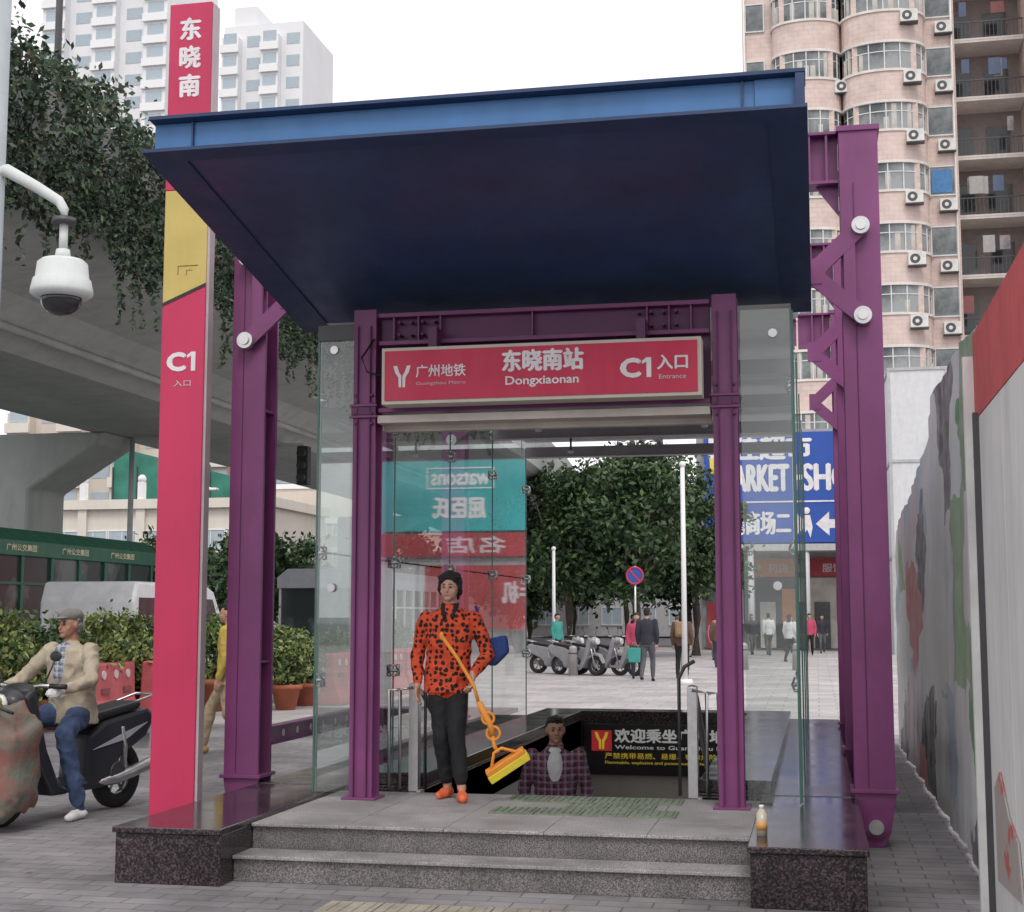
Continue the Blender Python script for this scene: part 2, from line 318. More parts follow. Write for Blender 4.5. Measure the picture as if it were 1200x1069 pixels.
yl=M("lettering_yellow",(.85,.60,.05),.5,emit=.25); wl=M("lettering_white",(.82,.82,.80),.5,emit=.12); rl=M("logo_red",(.65,.04,.05),.5,emit=.2)
def logo(par,cx,cz,h,off,mat,name="logo"):
    s=h; mb=MB(); L=[(-.46,.5),(-.26,.5),(-.14,.18),(-.03,.04),(-.03,-.5),(-.17,-.5),(-.19,-.04),(-.36,.18)]
    for sg in(-1,1): mb.add([(cx-p[0]*sg*s*.9,off,cz+p[1]*s) for p in L],[(0,1,2,7),(7,2,3,6),(6,3,4,5)],mat)
    return mb.obj(name,par)
mb=MB(); mb.box(-2.66,-2.42,17.37,17.38,-.04,.2,rl); mb.obj("logo",brd); logo(brd,-2.54,.08,.2,17.366,yl)
lettering(brd,"欢迎乘坐广州地铁",-2.38,-.9,.06,.22,17.372,wl,bold=.05)
lettering(brd,"Welcome to Guangzhou Metro",-2.38,-.9,-.03,.03,17.372,wl,bold=.03)
lettering(brd,"严禁携带易燃、易爆、有毒危险品进站",-2.5,-.9,-.13,-.06,17.372,yl)
lettering(brd,"Flammable, explosive and poisonous articles are prohibited",-2.5,-.9,-.20,-.155,17.372,yl)
def hcol(mb,x,y,z0,z1,w,d,m,t=.025,ax='x'):
    mb.box(x-w/2,x+w/2,y-d/2,y-d/2+t,z0,z1,m); mb.box(x-w/2,x+w/2,y+d/2-t,y+d/2,z0,z1,m); mb.box(x-t/2,x+t/2,y-d/2+t,y+d/2-t,z0,z1,m)
for x in(-3.1,-.57):
    mb=MB(); hcol(mb,x,9.82,.3,3.72,.165,.18,purple,.02)
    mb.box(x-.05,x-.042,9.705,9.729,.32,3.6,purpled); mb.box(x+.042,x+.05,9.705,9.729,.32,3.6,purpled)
    mb.box(x-.12,x+.12,9.68,9.93,.3,.315,purple)
    for z in(2.94,3.02): mb.box(x-.1,x+.1,9.70,9.728,z,z+.018,purple)
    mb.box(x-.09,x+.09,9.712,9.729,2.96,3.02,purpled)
    for z in(2.9,2.97,3.04,3.1):
        for dx in(-.06,.06): mb.cyl((x+dx,9.70,z),(x+dx,9.7285,z),.011,.011,purpled,8)
    ep(mb,"portal_column",bevel=.003)
mb=MB()
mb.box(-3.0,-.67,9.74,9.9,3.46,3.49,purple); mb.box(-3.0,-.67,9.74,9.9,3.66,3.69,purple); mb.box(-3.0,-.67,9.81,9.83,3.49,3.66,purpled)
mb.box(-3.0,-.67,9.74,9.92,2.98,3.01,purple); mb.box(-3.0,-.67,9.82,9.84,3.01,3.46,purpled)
for x in(-2.9,-2.72,-2.56,-1.9,-1.1,-.95,-.8): mb.box(x,x+.012,9.75,9.81,3.49,3.66,purple)
for cx in(-2.72,-1.02):
    for i in range(4):
        for z in(3.53,3.62): mb.cyl((cx-.13+i*.085,9.73,z),(cx-.13+i*.085,9.809,z),.012,.012,purpled,8)
ep(mb,"header_beam",bevel=.002)
ep(MB().tube([(-3.02,9.7,3.5),(-3.1,9.66,3.36),(-3.06,9.66,3.26),(-2.93,9.7,3.22)],.008,black,6),"sign_cable")
ht=M("header_trim",(.58,.53,.48),.45,dirt=.2)
mb=MB(); mb.box(-3.0,-.67,9.72,9.9,2.90,2.955,ht); mb.box(-3.0,-.67,9.9,9.98,2.86,2.90,ht); ep(mb,"door_frame",bevel=.003)
mb=MB(); mb.box(-2.91,-.71,9.52,9.70,3.0,3.395,cream); sg=ep(mb,"entrance_sign",bevel=.004)
MB().box(-2.885,-.735,9.508,9.521,3.025,3.37,red).obj("sign_face",sg)
MB().box(-1.15,-1.09,9.6,9.72,3.395,3.55,purpled).obj("hanger",sg); MB().box(-2.6,-2.54,9.6,9.72,3.395,3.55,purpled).obj("hanger",sg)
lw=M("lettering_sign",(.78,.74,.76),.5); lws=M("lettering_faded",(.62,.50,.54),.6)
logo(sg,-2.76,3.19,.15,9.504,lw)
lettering(sg,"广州地铁",-2.66,-2.31,3.18,3.265,9.505,lw,bold=.02)
lettering(sg,"Guangzhou Metro",-2.66,-2.31,3.12,3.15,9.505,lws)
lettering(sg,"东晓南站",-2.05,-1.50,3.20,3.345,9.505,lw,bold=.05)
lettering(sg,"Dongxiaonan",-2.03,-1.53,3.09,3.165,9.505,lw,bold=.03)
def C1(par,x0,x1,z0,z1,y):
    w=x1-x0; lettering(par,"C",x0,x0+w*.58,z0,z1,y,lw,bold=.09)
    h=z1-z0; a=x0+w*.80; t=w*.15
    MB().add([(a,y,z0-h*.05),(a+t,y,z0-h*.05),(a+t,y,z1+h*.06),(a+.0,y,z1+h*.06),(a-t*.95,y,z1-h*.13),(a-t*.95,y,z1-h*.30),(a,y,z1-h*.18)],[(0,1,2,6),(2,3,4,6),(6,4,5)],lw).obj("lettering",par)
C1(sg,-1.24,-1.03,3.135,3.255,9.505)
lettering(sg,"入口",-1.00,-.80,3.18,3.275,9.505,lw,bold=.04)
lettering(sg,"Entrance",-.99,-.81,3.115,3.145,9.505,lws,bold=.02)
# canopy
C=bpy.data.objects.new("canopy",None); COL.objects.link(C); C.parent=E; C.location=(-EX,-EY,0)
def sof(y): return 4.26-(y-7.67)*.187
x0,x1=-3.8,0.0; yf,yb=7.67,10.5
mb=MB()
mb.prism([(yf,sof(yf)),(yf+.13,sof(yf+.13)),(yf+.13,sof(yf+.13)+.02),(yf,sof(yf)+.02)],'x',x0-.03,x1+.012,navyf)
mb.prism([(yf+.02,4.465),(yf+.2,4.445),(yf+.2,4.465),(yf+.02,4.485)],'x',x0,x1+.004,navyf)
mb.prism([(yf+.09,sof(yf+.09)+.02),(yf+.11,sof(yf+.11)+.02),(yf+.11,4.455),(yf+.09,4.455)],'x',x0+.01,x1-.27,bluef)
mb.prism([(yf+.075,sof(yf+.075)+.02),(yf+.11,sof(yf+.11)+.02),(yf+.11,4.455),(yf+.075,4.455)],'x',x1-.268,x1,bluef)
mb.prism([(yf+.02,sof(yf)+.02),(yf+.074,sof(yf)+.02),(yf+.074,4.46),(yf+.02,4.46)],'x',x1-.05,x1,navyf)
for x in(-3.55,-.34): mb.box(x,x+.010,yf+.07,yf+.089,sof(yf)+.02,4.455,navyf)
mb.obj("fascia",C)
mb=MB()
mb.prism([(yf+.13,sof(yf+.13)),(yb,sof(yb)),(yb,sof(yb)+.02),(yf+.13,sof(yf+.13)+.02)],'x',x0-.03,x0+.2,navyf)
mb.prism([(yf+.13,sof(yf+.13)),(yb,sof(yb)),(yb,sof(yb)+.02),(yf+.13,sof(yf+.13)+.02)],'x',x1-.2,x1+.012,navyf)
for xx in(x0,x1-.012): mb.prism([(yf+.13,sof(yf+.13)+.02),(yb,sof(yb)+.02),(yb,sof(yb)+.22),(yf+.13,4.46)],'x',xx,xx+.012,navyf)
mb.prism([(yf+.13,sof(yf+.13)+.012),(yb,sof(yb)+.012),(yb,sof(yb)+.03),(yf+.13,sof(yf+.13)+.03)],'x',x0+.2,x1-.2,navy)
mb.prism([(yb-.1,sof(yb-.1)-.004),(yb,sof(yb)-.004),(yb,sof(yb)+.011),(yb-.1,sof(yb-.1)+.011)],'x',x0+.2,x1-.2,navyf)
mb.obj("soffit",C)
MB().prism([(yf+.2,4.44),(yb,sof(yb)+.2),(yb,sof(yb)+.225),(yf+.2,4.463)],'x',x0+.015,x1-.015,navyf).obj("roof_sheet",C)
def outer_column(side,y):
    x=-1.92+side*2.28; mb=MB(); hcol(mb,x,y,.38,5.0,.27,.27,purple,.03)
    mb.box(x-.16,x+.16,y-.16,y+.16,.36,.385,purple); mb.box(x-.15,x+.15,y-.15,y+.15,4.98,5.02,purple)
    for z in(3.1,4.62,1.2): mb.box(x-.12,x+.12,y-.105,y+.105,z,z+.02,purple)
    mb.box(x-.045,x-.038,y-.142,y-.1355,.4,4.6,purpled)
    for (ya,yb_) in((y-.13,y-.10),(y+.10,y+.13)): mb.prism([(x-.14,.36),(x+.14,.36),(x+.10,.1),(x+.05,.0),(x-.05,0),(x-.10,.1)],'y',ya,yb_,purple)
    c=ep(mb,"outer_column",bevel=.003)
    MB().cyl((x,y-.16,.14),(x,y+.16,.14),.075,.075,purple,20).cyl((x,y-.185,.14),(x,y-.16,.14),.05,.05,steel,18).obj("pin",c)
    s=-side; P=lambda dx,z:(x+s*dx,z); b=MB()
    def bar(a,bb,wd,ya,yb2):
        a=Vector(a);bb=Vector(bb);d=(bb-a).normalized();n=Vector((-d.y,d.x))*wd/2
        b.prism([tuple(a-n),tuple(bb-n),tuple(bb+n),tuple(a+n)],'y',ya,yb2,purple)
    A=P(.0,4.27);B=P(.33,3.96);D=P(.0,3.63)
    bar(A,B,.12,y-.20,y-.165)
    b.prism([(B[0]-.06,B[1]-.09),(B[0]+.06,B[1]-.09),(B[0]+.06,B[1]+.09),(B[0]-.06,B[1]+.09)],'y',y-.205,y-.161,purple)
    bar((B[0],B[1]-.03),D,.12,y-.199,y-.166)
    b.prism([P(.04,4.2),P(.12,4.12),P(.12,3.8),P(.04,3.72)],'y',y-.198,y-.167,purple)
    br=b.obj("bracket",c)
    for z in(4.27,3.63): MB().cyl((x,y-.235,z),(x,y-.13,z),.062,.062,steel,20).cyl((x,y-.25,z),(x,y-.235,z),.035,.035,white,14).obj("pin",br)
    t=MB(); xa,xb=sorted((x+s*.14,x+s*.50))
    t.box(xa,xb,y-.1,y+.1,4.98,5.0,purple); t.box(xa,xb,y-.1,y+.1,4.62,4.64,purple); t.box(xa,xb,y-.012,y+.012,4.64,4.98,purple)
    t.prism([(x+s*.14,4.62),(x+s*.30,4.62),(x+s*.14,4.40)],'y',y-.012,y+.012,purple)
    for dx in(.22,.34): t.box(x+s*dx-.008,x+s*dx+.008,y-.09,y-.013,4.64,4.98,purple)
    t.obj("top_arm",c)
for y in(10.42,13.6,16.8):
    for s in(-1,1): outer_column(s,y)
mb=MB(); 
for y in(10.42,13.6,16.8): mb.box(-3.68,-.16,y-.09,y+.09,4.66,4.68,purple).box(-3.68,-.16,y-.09,y+.09,4.94,4.96,purple).box(-3.68,-.16,y-.01,y+.01,4.68,4.94,purple)
for x in(-3.2,-.6): mb.box(x-.03,x+.03,10.35,10.41,3.9,4.66,purple)
ep(mb,"roof_beam")
for x in(-4.2,.36):
    mb=MB(); mb.box(x-.05,x+.05,10.56,16.66,.56,.575,purple); mb.box(x-.05,x+.05,10.56,16.66,.685,.70,purple); mb.box(x-.012,x+.012,10.56,16.66,.575,.685,purple)
    y=10.8
    while y<16.6: mb.cyl((x+.0125,y,.63),(x+.016,y,.63),.03,.03,white,12); y+=.32
    ep(mb,"side_beam")
ged=M("glass_edge",(.06,.14,.12),.2)
for x in(-3.48,-.12):
    ys=[9.9,11.8,13.7,15.6,17.5]
    for i in range(4):
        a,b=ys[i]+.008,ys[i+1]-.008
        for (c,d) in((.425,2.0),(2.012,3.6)):
            ep(MB().add([(x,a,c),(x,b,c),(x,b,d),(x,a,d)],[(0,1,2,3)],glass),"glass_pane")
    for yy in ys:
        mb=MB(); mb.box(x-.006,x+.006,yy-.006,yy+.006,.33,3.62,ged); ep(mb,"glass_edge")
        s=1 if x<-2 else -1
        for z in(1.1,2.0,3.1):
            f=MB(); f.cyl((x-.02,yy,z),(x+s*.05,yy,z),.016,.016,steel,10)
            for dy in(-.06,.06):
                for dz in(-.045,.045): f.tube([(x+s*.05,yy,z),(x+s*.035,yy+dy*.9,z+dz*.9),(x+s*.008,yy+dy,z+dz)],.008,steel,6)
            ep(f,"spider_fitting")
for (a,b) in((-3.47,-3.2),(-.47,-.13)):
    ep(MB().add([(a,9.82,.335),(b,9.82,.335),(b,9.82,3.62),(a,9.82,3.62)],[(0,1,2,3)],glass),"glass_pane")
    ep(MB().box((a if a<-2 else b)-.006,(a if a<-2 else b)+.006,9.812,9.828,.335,3.62,ged),"glass_edge")
mb=MB(); mb.box(-3.47,-3.19,9.79,9.81,3.52,3.63,dsteel); ep(mb,"glass_clamp")
for z in(1.75,3.45): 
    for x in(-3.35,-.25): ep(MB().cyl((x,9.79,z),(x,9.85,z),.03,.03,steel,12),"glass_clamp")
for (a,b) in((-3.47,-1.82),(-1.80,-.13)):
    ep(MB().add([(a,9.95,3.68),(b,9.95,3.68),(b,17.5,3.68),(a,17.5,3.68)],[(0,1,2,3)],M("frosted_roof",(.68,.69,.70),.4)),"roof_pane")
mb=MB(); gb=M("grey_beam",(.36,.34,.36),.5)
for y in(11.8,13.7,15.6,17.5): mb.box(-3.47,-.13,y-.04,y+.04,3.50,3.62,gb); mb.box(-3.47,-.13,y-.08,y+.08,3.49,3.4995,gb)
mb.box(-1.84,-1.78,9.98,17.5,3.625,3.67,gb)
ep(mb,"roof_frame")
for y in(11.8,13.7,15.6):
    for x in(-2.6,-1.0):
        f=MB(); f.cyl((x,y,3.49),(x,y,3.36),.012,.012,dsteel,8); f.ell((x,y,3.34),(.035,.035,.02),white,10,6); ep(f,"ceiling_lamp")
def rail(x,side):
    mb=MB(); mb.box(x-.035,x+.035,10.22,10.30,.30,1.06,steel); mb.ell((x,10.26,1.06),(.036,.04,.015),steel)
    o=ep(mb,"handrail",bevel=.004)
    t=MB(); t.tube([(x,10.3,1.02),(x,10.5,.98),(x,13.5,-.66),(x,16.8,-2.4)],.025,steel,10); t.obj("rail",o)
    t=MB(); t.tube([(x-.09*side,10.22,.32),(x-.09*side,10.22,1.12),(x-.05*side,10.22,1.2),(x+.02,10.22,1.24)],.013,dsteel,8); t.tube([(x+.10*side,10.22,.32),(x+.10*side,10.22,1.02),(x,10.22,1.04)],.013,steel,8)
    t.tube([(x+.18*side,10.22,.32),(x+.18*side,10.22,1.02),(x+.1*side,10.22,1.02)],.013,steel,8); t.obj("rail",o)
rail(-.86,1); rail(-2.86,-1)
# ---------------------------------------------------------------- pylon
P=thing("subway_pylon","tall crimson subway pylon with yellow band and white lettering","sign",(-4.58,10.0,0))
px0,px1=-.18,.165
MB().prism([(px0,0),(px1,0),(px1,4.02),(px0,3.88)],'y',-.06,.06,pink).obj("pylon_panel",P,bevel=.006)
MB().prism([(px0+.001,3.885),(px1-.001,4.025),(px1-.001,4.75),(px0+.001,4.75)],'y',-.058,.058,yel).obj("pylon_panel",P,bevel=.004)
MB().box(px0,px1,-.06,.06,4.752,6.22,pink).obj("pylon_panel",P,bevel=.006)
MB().box(px1,px1+.02,-.045,.045,0,6.2,M("pylon_edge",(.46,.40,.41),.5,dirt=.3)).obj("pylon_trim",P)
MB().prism([(px0+.002,3.86),(px1-.002,4.0),(px1-.002,4.025),(px0+.002,3.885)],'y',-.0635,-.0605,black).obj("pylon_mark",P)
ol=M("mark_brown",(.20,.15,.05),.6)
MB().tube([(-.06,-.06,4.10),(-.06,-.06,4.165),(.0,-.06,4.165),(.10,-.06,4.165)],.003,ol,5).obj("pylon_mark",P); lettering(P,"广",.0,.06,4.09,4.14,-.0605,ol)
for i,ch in enumerate("东晓南"): lettering(P,ch,-.085,.075,5.93-i*.225,6.10-i*.225,-.0615,lw,bold=.05)
C1(P,-.12,.11,3.37,3.50,-.0625); lettering(P,"入口",-.07,.065,3.25,3.295,-.0615,lws,bold=.02)
# ---------------------------------------------------------------- CCTV
K=thing("surveillance_camera","white dome surveillance camera hanging from curved pole arm","camera",(-3.40,5.45,0))
MB().cyl((0,0,0),(0,0,4.9),.05,.045,M("grey_pole",(.38,.42,.44),.5,dirt=.3),16).obj("pole",K)
wc=M("camera_white",(.60,.63,.62),.45,var=.1,dirt=.4)
MB().tube([(0,0,3.42),(.06,0,3.44),(.2,0,3.36),(.31,0,3.29),(.335,0,3.25),(.335,0,3.21)],[.034,.028,.024,.022,.02,.02],wc,12).obj("arm",K)
MB().cyl((.335,0,3.215),(.335,0,3.19),.05,.05,dsteel).cyl((.335,0,3.19),(.335,0,3.08),.018,.018,wc).cyl((.335,0,3.08),(.335,0,3.04),.028,.034,wc).tube([(.30,.03,3.2),(.29,.03,3.13),(.315,.02,3.05)],.005,black,6).obj("mount",K)
mb=MB()
pr=[(3.045,.04),(3.035,.085),(3.02,.103),(2.955,.110),(2.95,.118),(2.905,.128),(2.89,.128),(2.875,.11),(2.868,.0)]
n=28; vs=[];
for z,r_ in pr:
    for i in range(n): a=2*math.pi*i/n; vs.append((.335+r_*math.cos(a),r_*math.sin(a),z))
mb.add(vs,[(j*n+i,j*n+(i+1)%n,(j+1)*n+(i+1)%n,(j+1)*n+i) for j in range(len(pr)-1) for i in range(n)]+[tuple(range(n))],wc,True); mb.obj("housing",K)
MB().ell((.335,0,2.868),(.085,.085,.07),M("smoked_dome",(.03,.03,.035),.06),24,12).obj("dome",K)
# ---------------------------------------------------------------- foliage helpers
def leafmesh(cent,size,mats,name,weights=None,zup=False):
    N=len(cent); d=rng.normal(size=(N,3)); 
    if zup: d[:,2]*=.1
    d/=np.linalg.norm(d,axis=1)[:,None]
    h=np.cross(d,rng.normal(size=(N,3))) if not zup else np.cross(d,np.tile([0,.1,1.],(N,1))); h/=np.linalg.norm(h,axis=1)[:,None]
    s=size*rng.uniform(.6,1.4,(N,1)); A=d*s; B=h*s*.5
    V=np.stack([cent-A,cent+B-A*.1,cent+A,cent-B-A*.1],1).reshape(-1,3)
    me=bpy.data.meshes.new(name); me.vertices.add(4*N); me.vertices.foreach_set("co",V.ravel())
    me.loops.add(4*N); me.loops.foreach_set("vertex_index",np.arange(4*N,dtype=np.int32)); me.polygons.add(N); me.polygons.foreach_set("loop_start",np.arange(0,4*N,4,dtype=np.int32))
    for m in mats: me.materials.append(m)
    me.polygons.foreach_set("material_index",rng.choice(len(mats),N,p=weights).astype(np.int32)); me.update(); me.validate(); return me
def clump_pts(n,k,c,r,cr):
    u=rng.normal(size=(k,3)); u/=np.linalg.norm(u,axis=1)[:,None]; cc=np.array(c)+u*rng.uniform(.35,1,(k,1))**.5*np.array(r)
    w=rng.uniform(.5,1.3,k); idx=rng.choice(k,n,p=w/w.sum()); return cc[idx]+rng.normal(size=(n,3))*cr*w[idx][:,None]
def mobj(me,name,parent=None,loc=(0,0,0)):
    o=bpy.data.objects.new(name,me); COL.objects.link(o); o.location=loc
    if parent: o.parent=parent
    return o
lf=mobj(leafmesh(pts,.022,[M("dry_leaf",(.22,.14,.06),.8),M("paper_scrap",(.5,.48,.45),.8),leafC],"fallen_leaves",[.5,.15,.35],True),"fallen_leaves"); lf["kind"]="stuff"; tag(lf,"scattered dry leaves and scraps on the pavement","litter")
def tree(loc,h,r,label,n=7000,ls=.16,mats=None,trunk=.18,group="trees along the plaza"):
    T=thing("tree",label,"tree",loc,group=group); z0=h*.42; mb=MB()
    mb.tube([(0,0,0),(.06,.02,z0*.5),(-.04,.0,z0),(0.02,0,h*.7)],[trunk,trunk*.8,trunk*.7,trunk*.3],bark,10)
    for i in range(6):
        a=i*1.05+random.random(); mb.tube([(0,0,z0*(.8+.04*i)),(math.cos(a)*r*.4,math.sin(a)*r*.4,z0+h*.12),(math.cos(a)*r*.8,math.sin(a)*r*.8,h*(.6+.05*i))],[trunk*.45,trunk*.3,trunk*.1],bark,7)
    mb.obj("trunk",T)
    mobj(leafmesh(clump_pts(n,52,(0,0,h*.66),(r,r,h*.33),r*.16),ls,mats or [leafA,leafB,leafC],"crown",[.5,.38,.12]),"crown",T); return T
# ---------------------------------------------------------------- overpass with ivy
mb=MB()
sec=[(-9.7,8.45),(-9.7,7.0),(-9.95,6.85),(-11.9,6.45),(-12.9,5.85),(-16.6,5.85),(-17.6,6.45),(-19.5,6.85),(-19.8,7.0),(-19.8,8.45),(-19.5,8.45),(-19.5,7.5),(-10.0,7.5),(-10.0,8.45)]
ys=[3,8,14,20,26,33,41,50,62,80,110]; n=len(sec); V=[]
for y in ys:
    sh=-max(0,(y-45))**1.5*.012
    for (x,z) in sec: V.append((x+sh,y,z))
mb.add(V,[(j*n+i,j*n+(i+1)%n,(j+1)*n+(i+1)%n,(j+1)*n+i) for j in range(len(ys)-1) for i in range(n)]+[tuple(range(n)),tuple((len(ys)-1)*n+i for i in range(n))],conc)
for y in(9.5,18,27,36,48): mb.box(-9.705,-9.68,y,y+.03,7.0,8.45,dsteel)
O=thing("overpass","grey concrete elevated road overgrown with ivy above street","overpass",(0,0,0)); mb.obj("deck",O)
MB().tube([(-12.4,5,6.08),(-12.4,24,6.08),(-12.4,60,6.08)],.07,concd,8).obj("drain_pipe",O)
for y in(31,60,88):
    mb=MB(); mb.prism([(-16.2,5.848),(-16.4,5.55),(-18.1,4.5),(-18.1,-.12),(-20.3,-.12),(-20.3,5.848)] ,'y',y,y+1.7,concd); mb.obj("pier",O,bevel=.08)
N=66000; yy=5+38*rng.random(N)**1.35
def lowv(y): return 1.25+.7*mnoise.noise(Vector((y*.45,0,0)))+.5*mnoise.noise(Vector((y*1.9,4,0)))
yt=np.linspace(4,45,600); lt=np.array([lowv(y) for y in yt]); tt=np.array([mnoise.noise(Vector((y*.8,9,0))) for y in yt])
lowf=np.interp(yy,yt,lt)
zz=8.75-(lowf+.9)*rng.random(N)**.8+.25*np.interp(yy,yt,tt); lump=np.array([mnoise.noise(Vector((a*1.7,b*1.9,2))) for a,b in zip(yy,zz)])
xx=-9.66+(.22+.55*np.clip(lump,-.3,1))*np.abs(rng.normal(size=N))**.6*np.clip((zz-6)/2.5,.25,1)
strx=[];
for i in range(190):
    y=6+30*random.random(); l=.4+1.3*random.random(); zt=7.3
    for j in range(int(l*34)): strx.append((-9.6+.04*random.random(),y+.05*random.gauss(0,1)+.05*math.sin(j*.3),zt-j/34))
pts=np.concatenate([np.stack([xx,yy,zz],1),np.array(strx)])
N2=14000; y2=5+34*rng.random(N2)**1.2; pts=np.concatenate([pts,np.stack([-9.9+.3*rng.normal(size=N2),y2,8.45+.42*rng.random(N2)+.3*np.interp(y2,yt,tt)],1)])
iv=mobj(leafmesh(pts,.052,[ivA,ivB,ivC,M("ivy_brown",(.12,.10,.07),.8)],"ivy",[.36,.40,.17,.07]),"ivy"); tag(iv,"dense green ivy hanging over the overpass parapet","ivy"); iv["kind"]="stuff"
B=thing("road_sign","white and green road sign behind the ivy parapet","sign",(-12.3,23,7.5))
MB().prism([(-.45,2.9),(.55,2.1),(.55,.3),(-.45,.9)],'y',-.03,.03,white).obj("sign_face",B); MB().prism([(-.5,3.0),(.6,2.15),(.6,2.05),(-.5,2.88)],'y',-.06,.06,black).box(-.05,.05,.04,.12,0,2,dsteel).obj("frame",B)
MB().prism([(-.45,1.75),(.55,1.0),(.55,.62),(-.45,1.35)],'y',-.036,-.031,M("sign_green",(.02,.22,.10),.5)).obj("stripe",B)
L=thing("lamp_post","dark grey lamp post standing on the overpass","lamp post",(-12.6,22.0,7.5)); MB().cyl((0,0,0),(0,0,9),.07,.05,dsteel).obj("pole",L); MB().tube([(0,0,8.7),(.6,0,9.1),(1.6,0,9.2)],.04,dsteel,8).box(1.5,2.1,-.1,.1,9.14,9.24,dsteel).obj("lamp_head",L)
# ---------------------------------------------------------------- buildings
def windows(parent,x0,x1,y,z0,nf,fh,nc,ww,wh,frame,gl,limit=100,zoff=.9):
    g=MB(); g.box(-ww/2,ww/2,-.04,.02,0,wh,gl); mg=g.mesh("glass")
    f=MB(); t=.06 if ww<2.2 else .09
    f.box(-ww/2-t,ww/2+t,-.10,.02,-t,0,frame); f.box(-ww/2-t,ww/2+t,-.08,.02,wh,wh+t,frame); f.box(-ww/2-t,-ww/2,-.08,.02,0,wh,frame); f.box(ww/2,ww/2+t,-.08,.02,0,wh,frame)
    k=max(1,round(ww/.8))
    for i in range(1,k): xx=-ww/2+ww*i/k; f.box(xx-t/3,xx+t/3,-.07,-.04,0,wh,frame)
    mf=f.mesh("frame"); cnt=0; st=(x1-x0)/nc
    for r_ in range(nf):
        for c in range(nc):
            if cnt>=limit: return
            o=mobj(mf,"window",parent,(x0+st*(c+.5),y,z0+r_*fh+zoff)); mobj(mg,"glass",o); cnt+=1
tile=brickmat("pink_tile",(.70,.56,.50),(.64,.51,.46),(.60,.49,.45),.5,.25,.02,axis='y',var=.2)
creamb=M("cream_band",(.72,.67,.63),.7,var=.08,scale=1,dirt=.35); wfr=M("window_frame",(.62,.63,.63),.5)
T=thing("apartment_tower","pale pink tiled apartment tower with rounded bays and air conditioners","building",(0,74,0))
FH=3.15; NF=13
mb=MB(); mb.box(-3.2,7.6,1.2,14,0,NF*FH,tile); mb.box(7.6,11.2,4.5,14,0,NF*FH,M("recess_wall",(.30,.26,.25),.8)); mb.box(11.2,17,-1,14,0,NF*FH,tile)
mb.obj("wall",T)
curt=M("curtain",(.50,.47,.43),.8,var=.3,scale=1.5); bluew=M("blue_window",(.05,.18,.40),.2,var=.2)
def bay(cx,hw,dep,y0):
    def ring(s): return [(cx-hw*s,y0)]+[(cx-hw*s*math.cos(math.pi*i/16),y0-dep*s*math.sin(math.pi*i/16)**.8) for i in range(1,16)]+[(cx+hw*s,y0)]
    wmb=MB(); sl_=MB(); gmb=MB(); fmb=MB()
    wmb.prism(ring(1.0),'z',-.75,.72,tile); sl_.prism(ring(1.045),'z',.73,.86,creamb); sl_.prism(ring(1.03),'z',-.90,-.76,creamb)
    gmb.prism(ring(.955),'z',.86,2.26,winm)
    for i in range(0,17,2):
        a=math.pi*i/16; x=cx-hw*.965*math.cos(a);y=y0-dep*.965*math.sin(a)**.8; w_=.16 if i in(0,4,12,16) else .03; fmb.box(x-w_,x+w_,y-.04,y+.04,.86,2.26,tile if w_>.1 else wfr)
    fmb.prism(ring(.972),'z',1.78,1.83,wfr)
    a,b,c,d=wmb.mesh("spandrel"),sl_.mesh("band"),gmb.mesh("glass"),fmb.mesh("frame")
    cq=[MB().box(-.13,.13,-.008,.03,.9,h_,curt).mesh("curtain") for h_ in(1.5,2.2,1.76)]
    for f in range(3,NF):
        o=mobj(a,"bay",T,(0,0,f*FH)); mobj(b,"band",o); mobj(c,"glass",o); mobj(d,"frame",o)
        for i in range(2,15):
            if random.random()<.35:
                a0=math.pi*i/16; mobj(random.choice(cq),"curtain",o,(cx-hw*.962*math.cos(a0),y0-dep*.962*math.sin(a0)**.8,0))
bay(0.1,1.75,1.3,1.19); bay(4.0,2.1,1.7,1.19)
windows(T,-3.2,-1.9,1.2,3*FH,NF-3,FH,1,.9,1.45,wfr,winm)
windows(T,6.05,7.5,1.2,3*FH,NF-3,FH,1,1.2,1.45,wfr,winm)
windows(T,11.4,16.6,-1,3*FH,NF-3,FH,3,1.2,1.5,wfr,winm)
mobj(MB().box(-.5,.5,-.01,.01,0,1.2,bluew).mesh("blue_shutter"),"blue_shutter",T,(6.75,1.14,7*FH+1.0))
bal=MB(); bal.box(7.62,11.18,2.4,4.5,-.12,.0,creamb); bal.box(7.62,11.18,2.38,2.46,0,.1,creamb); bal.box(7.62,11.18,2.38,2.44,.95,1.02,dsteel)
for i in range(18): bal.box(7.7+i*.2,7.73+i*.2,2.4,2.43,.1,.95,dsteel)
bal.box(9.4,10.6,4.4,4.49,.3,2.2,wind); bal.box(7.9,8.7,4.4,4.49,.3,2.2,winm)
bm_=bal.mesh("balcony")
lmats=[M("laundry_grey",(.30,.27,.28),.9,var=.5,scale=2),M("laundry_red",(.28,.12,.12),.9),M("laundry_blue",(.12,.16,.25),.9),M("laundry_white",(.42,.42,.41),.9)]
for f in range(3,NF):
    o=mobj(bm_,"balcony",T,(0,0,f*FH))
    for k in range(random.randint(1,4)):
        x=7.9+random.random()*2.8; wd=.15+.2*random.random(); mobj(MB().box(-wd,wd,-.02,.02,-.6-.4*random.random(),0,random.choice(lmats)).mesh("laundry"),"laundry",o,(x,2.6+.3*random.random(),2.2))
acw=M("ac_white",(.68,.67,.64),.6,dirt=.5)
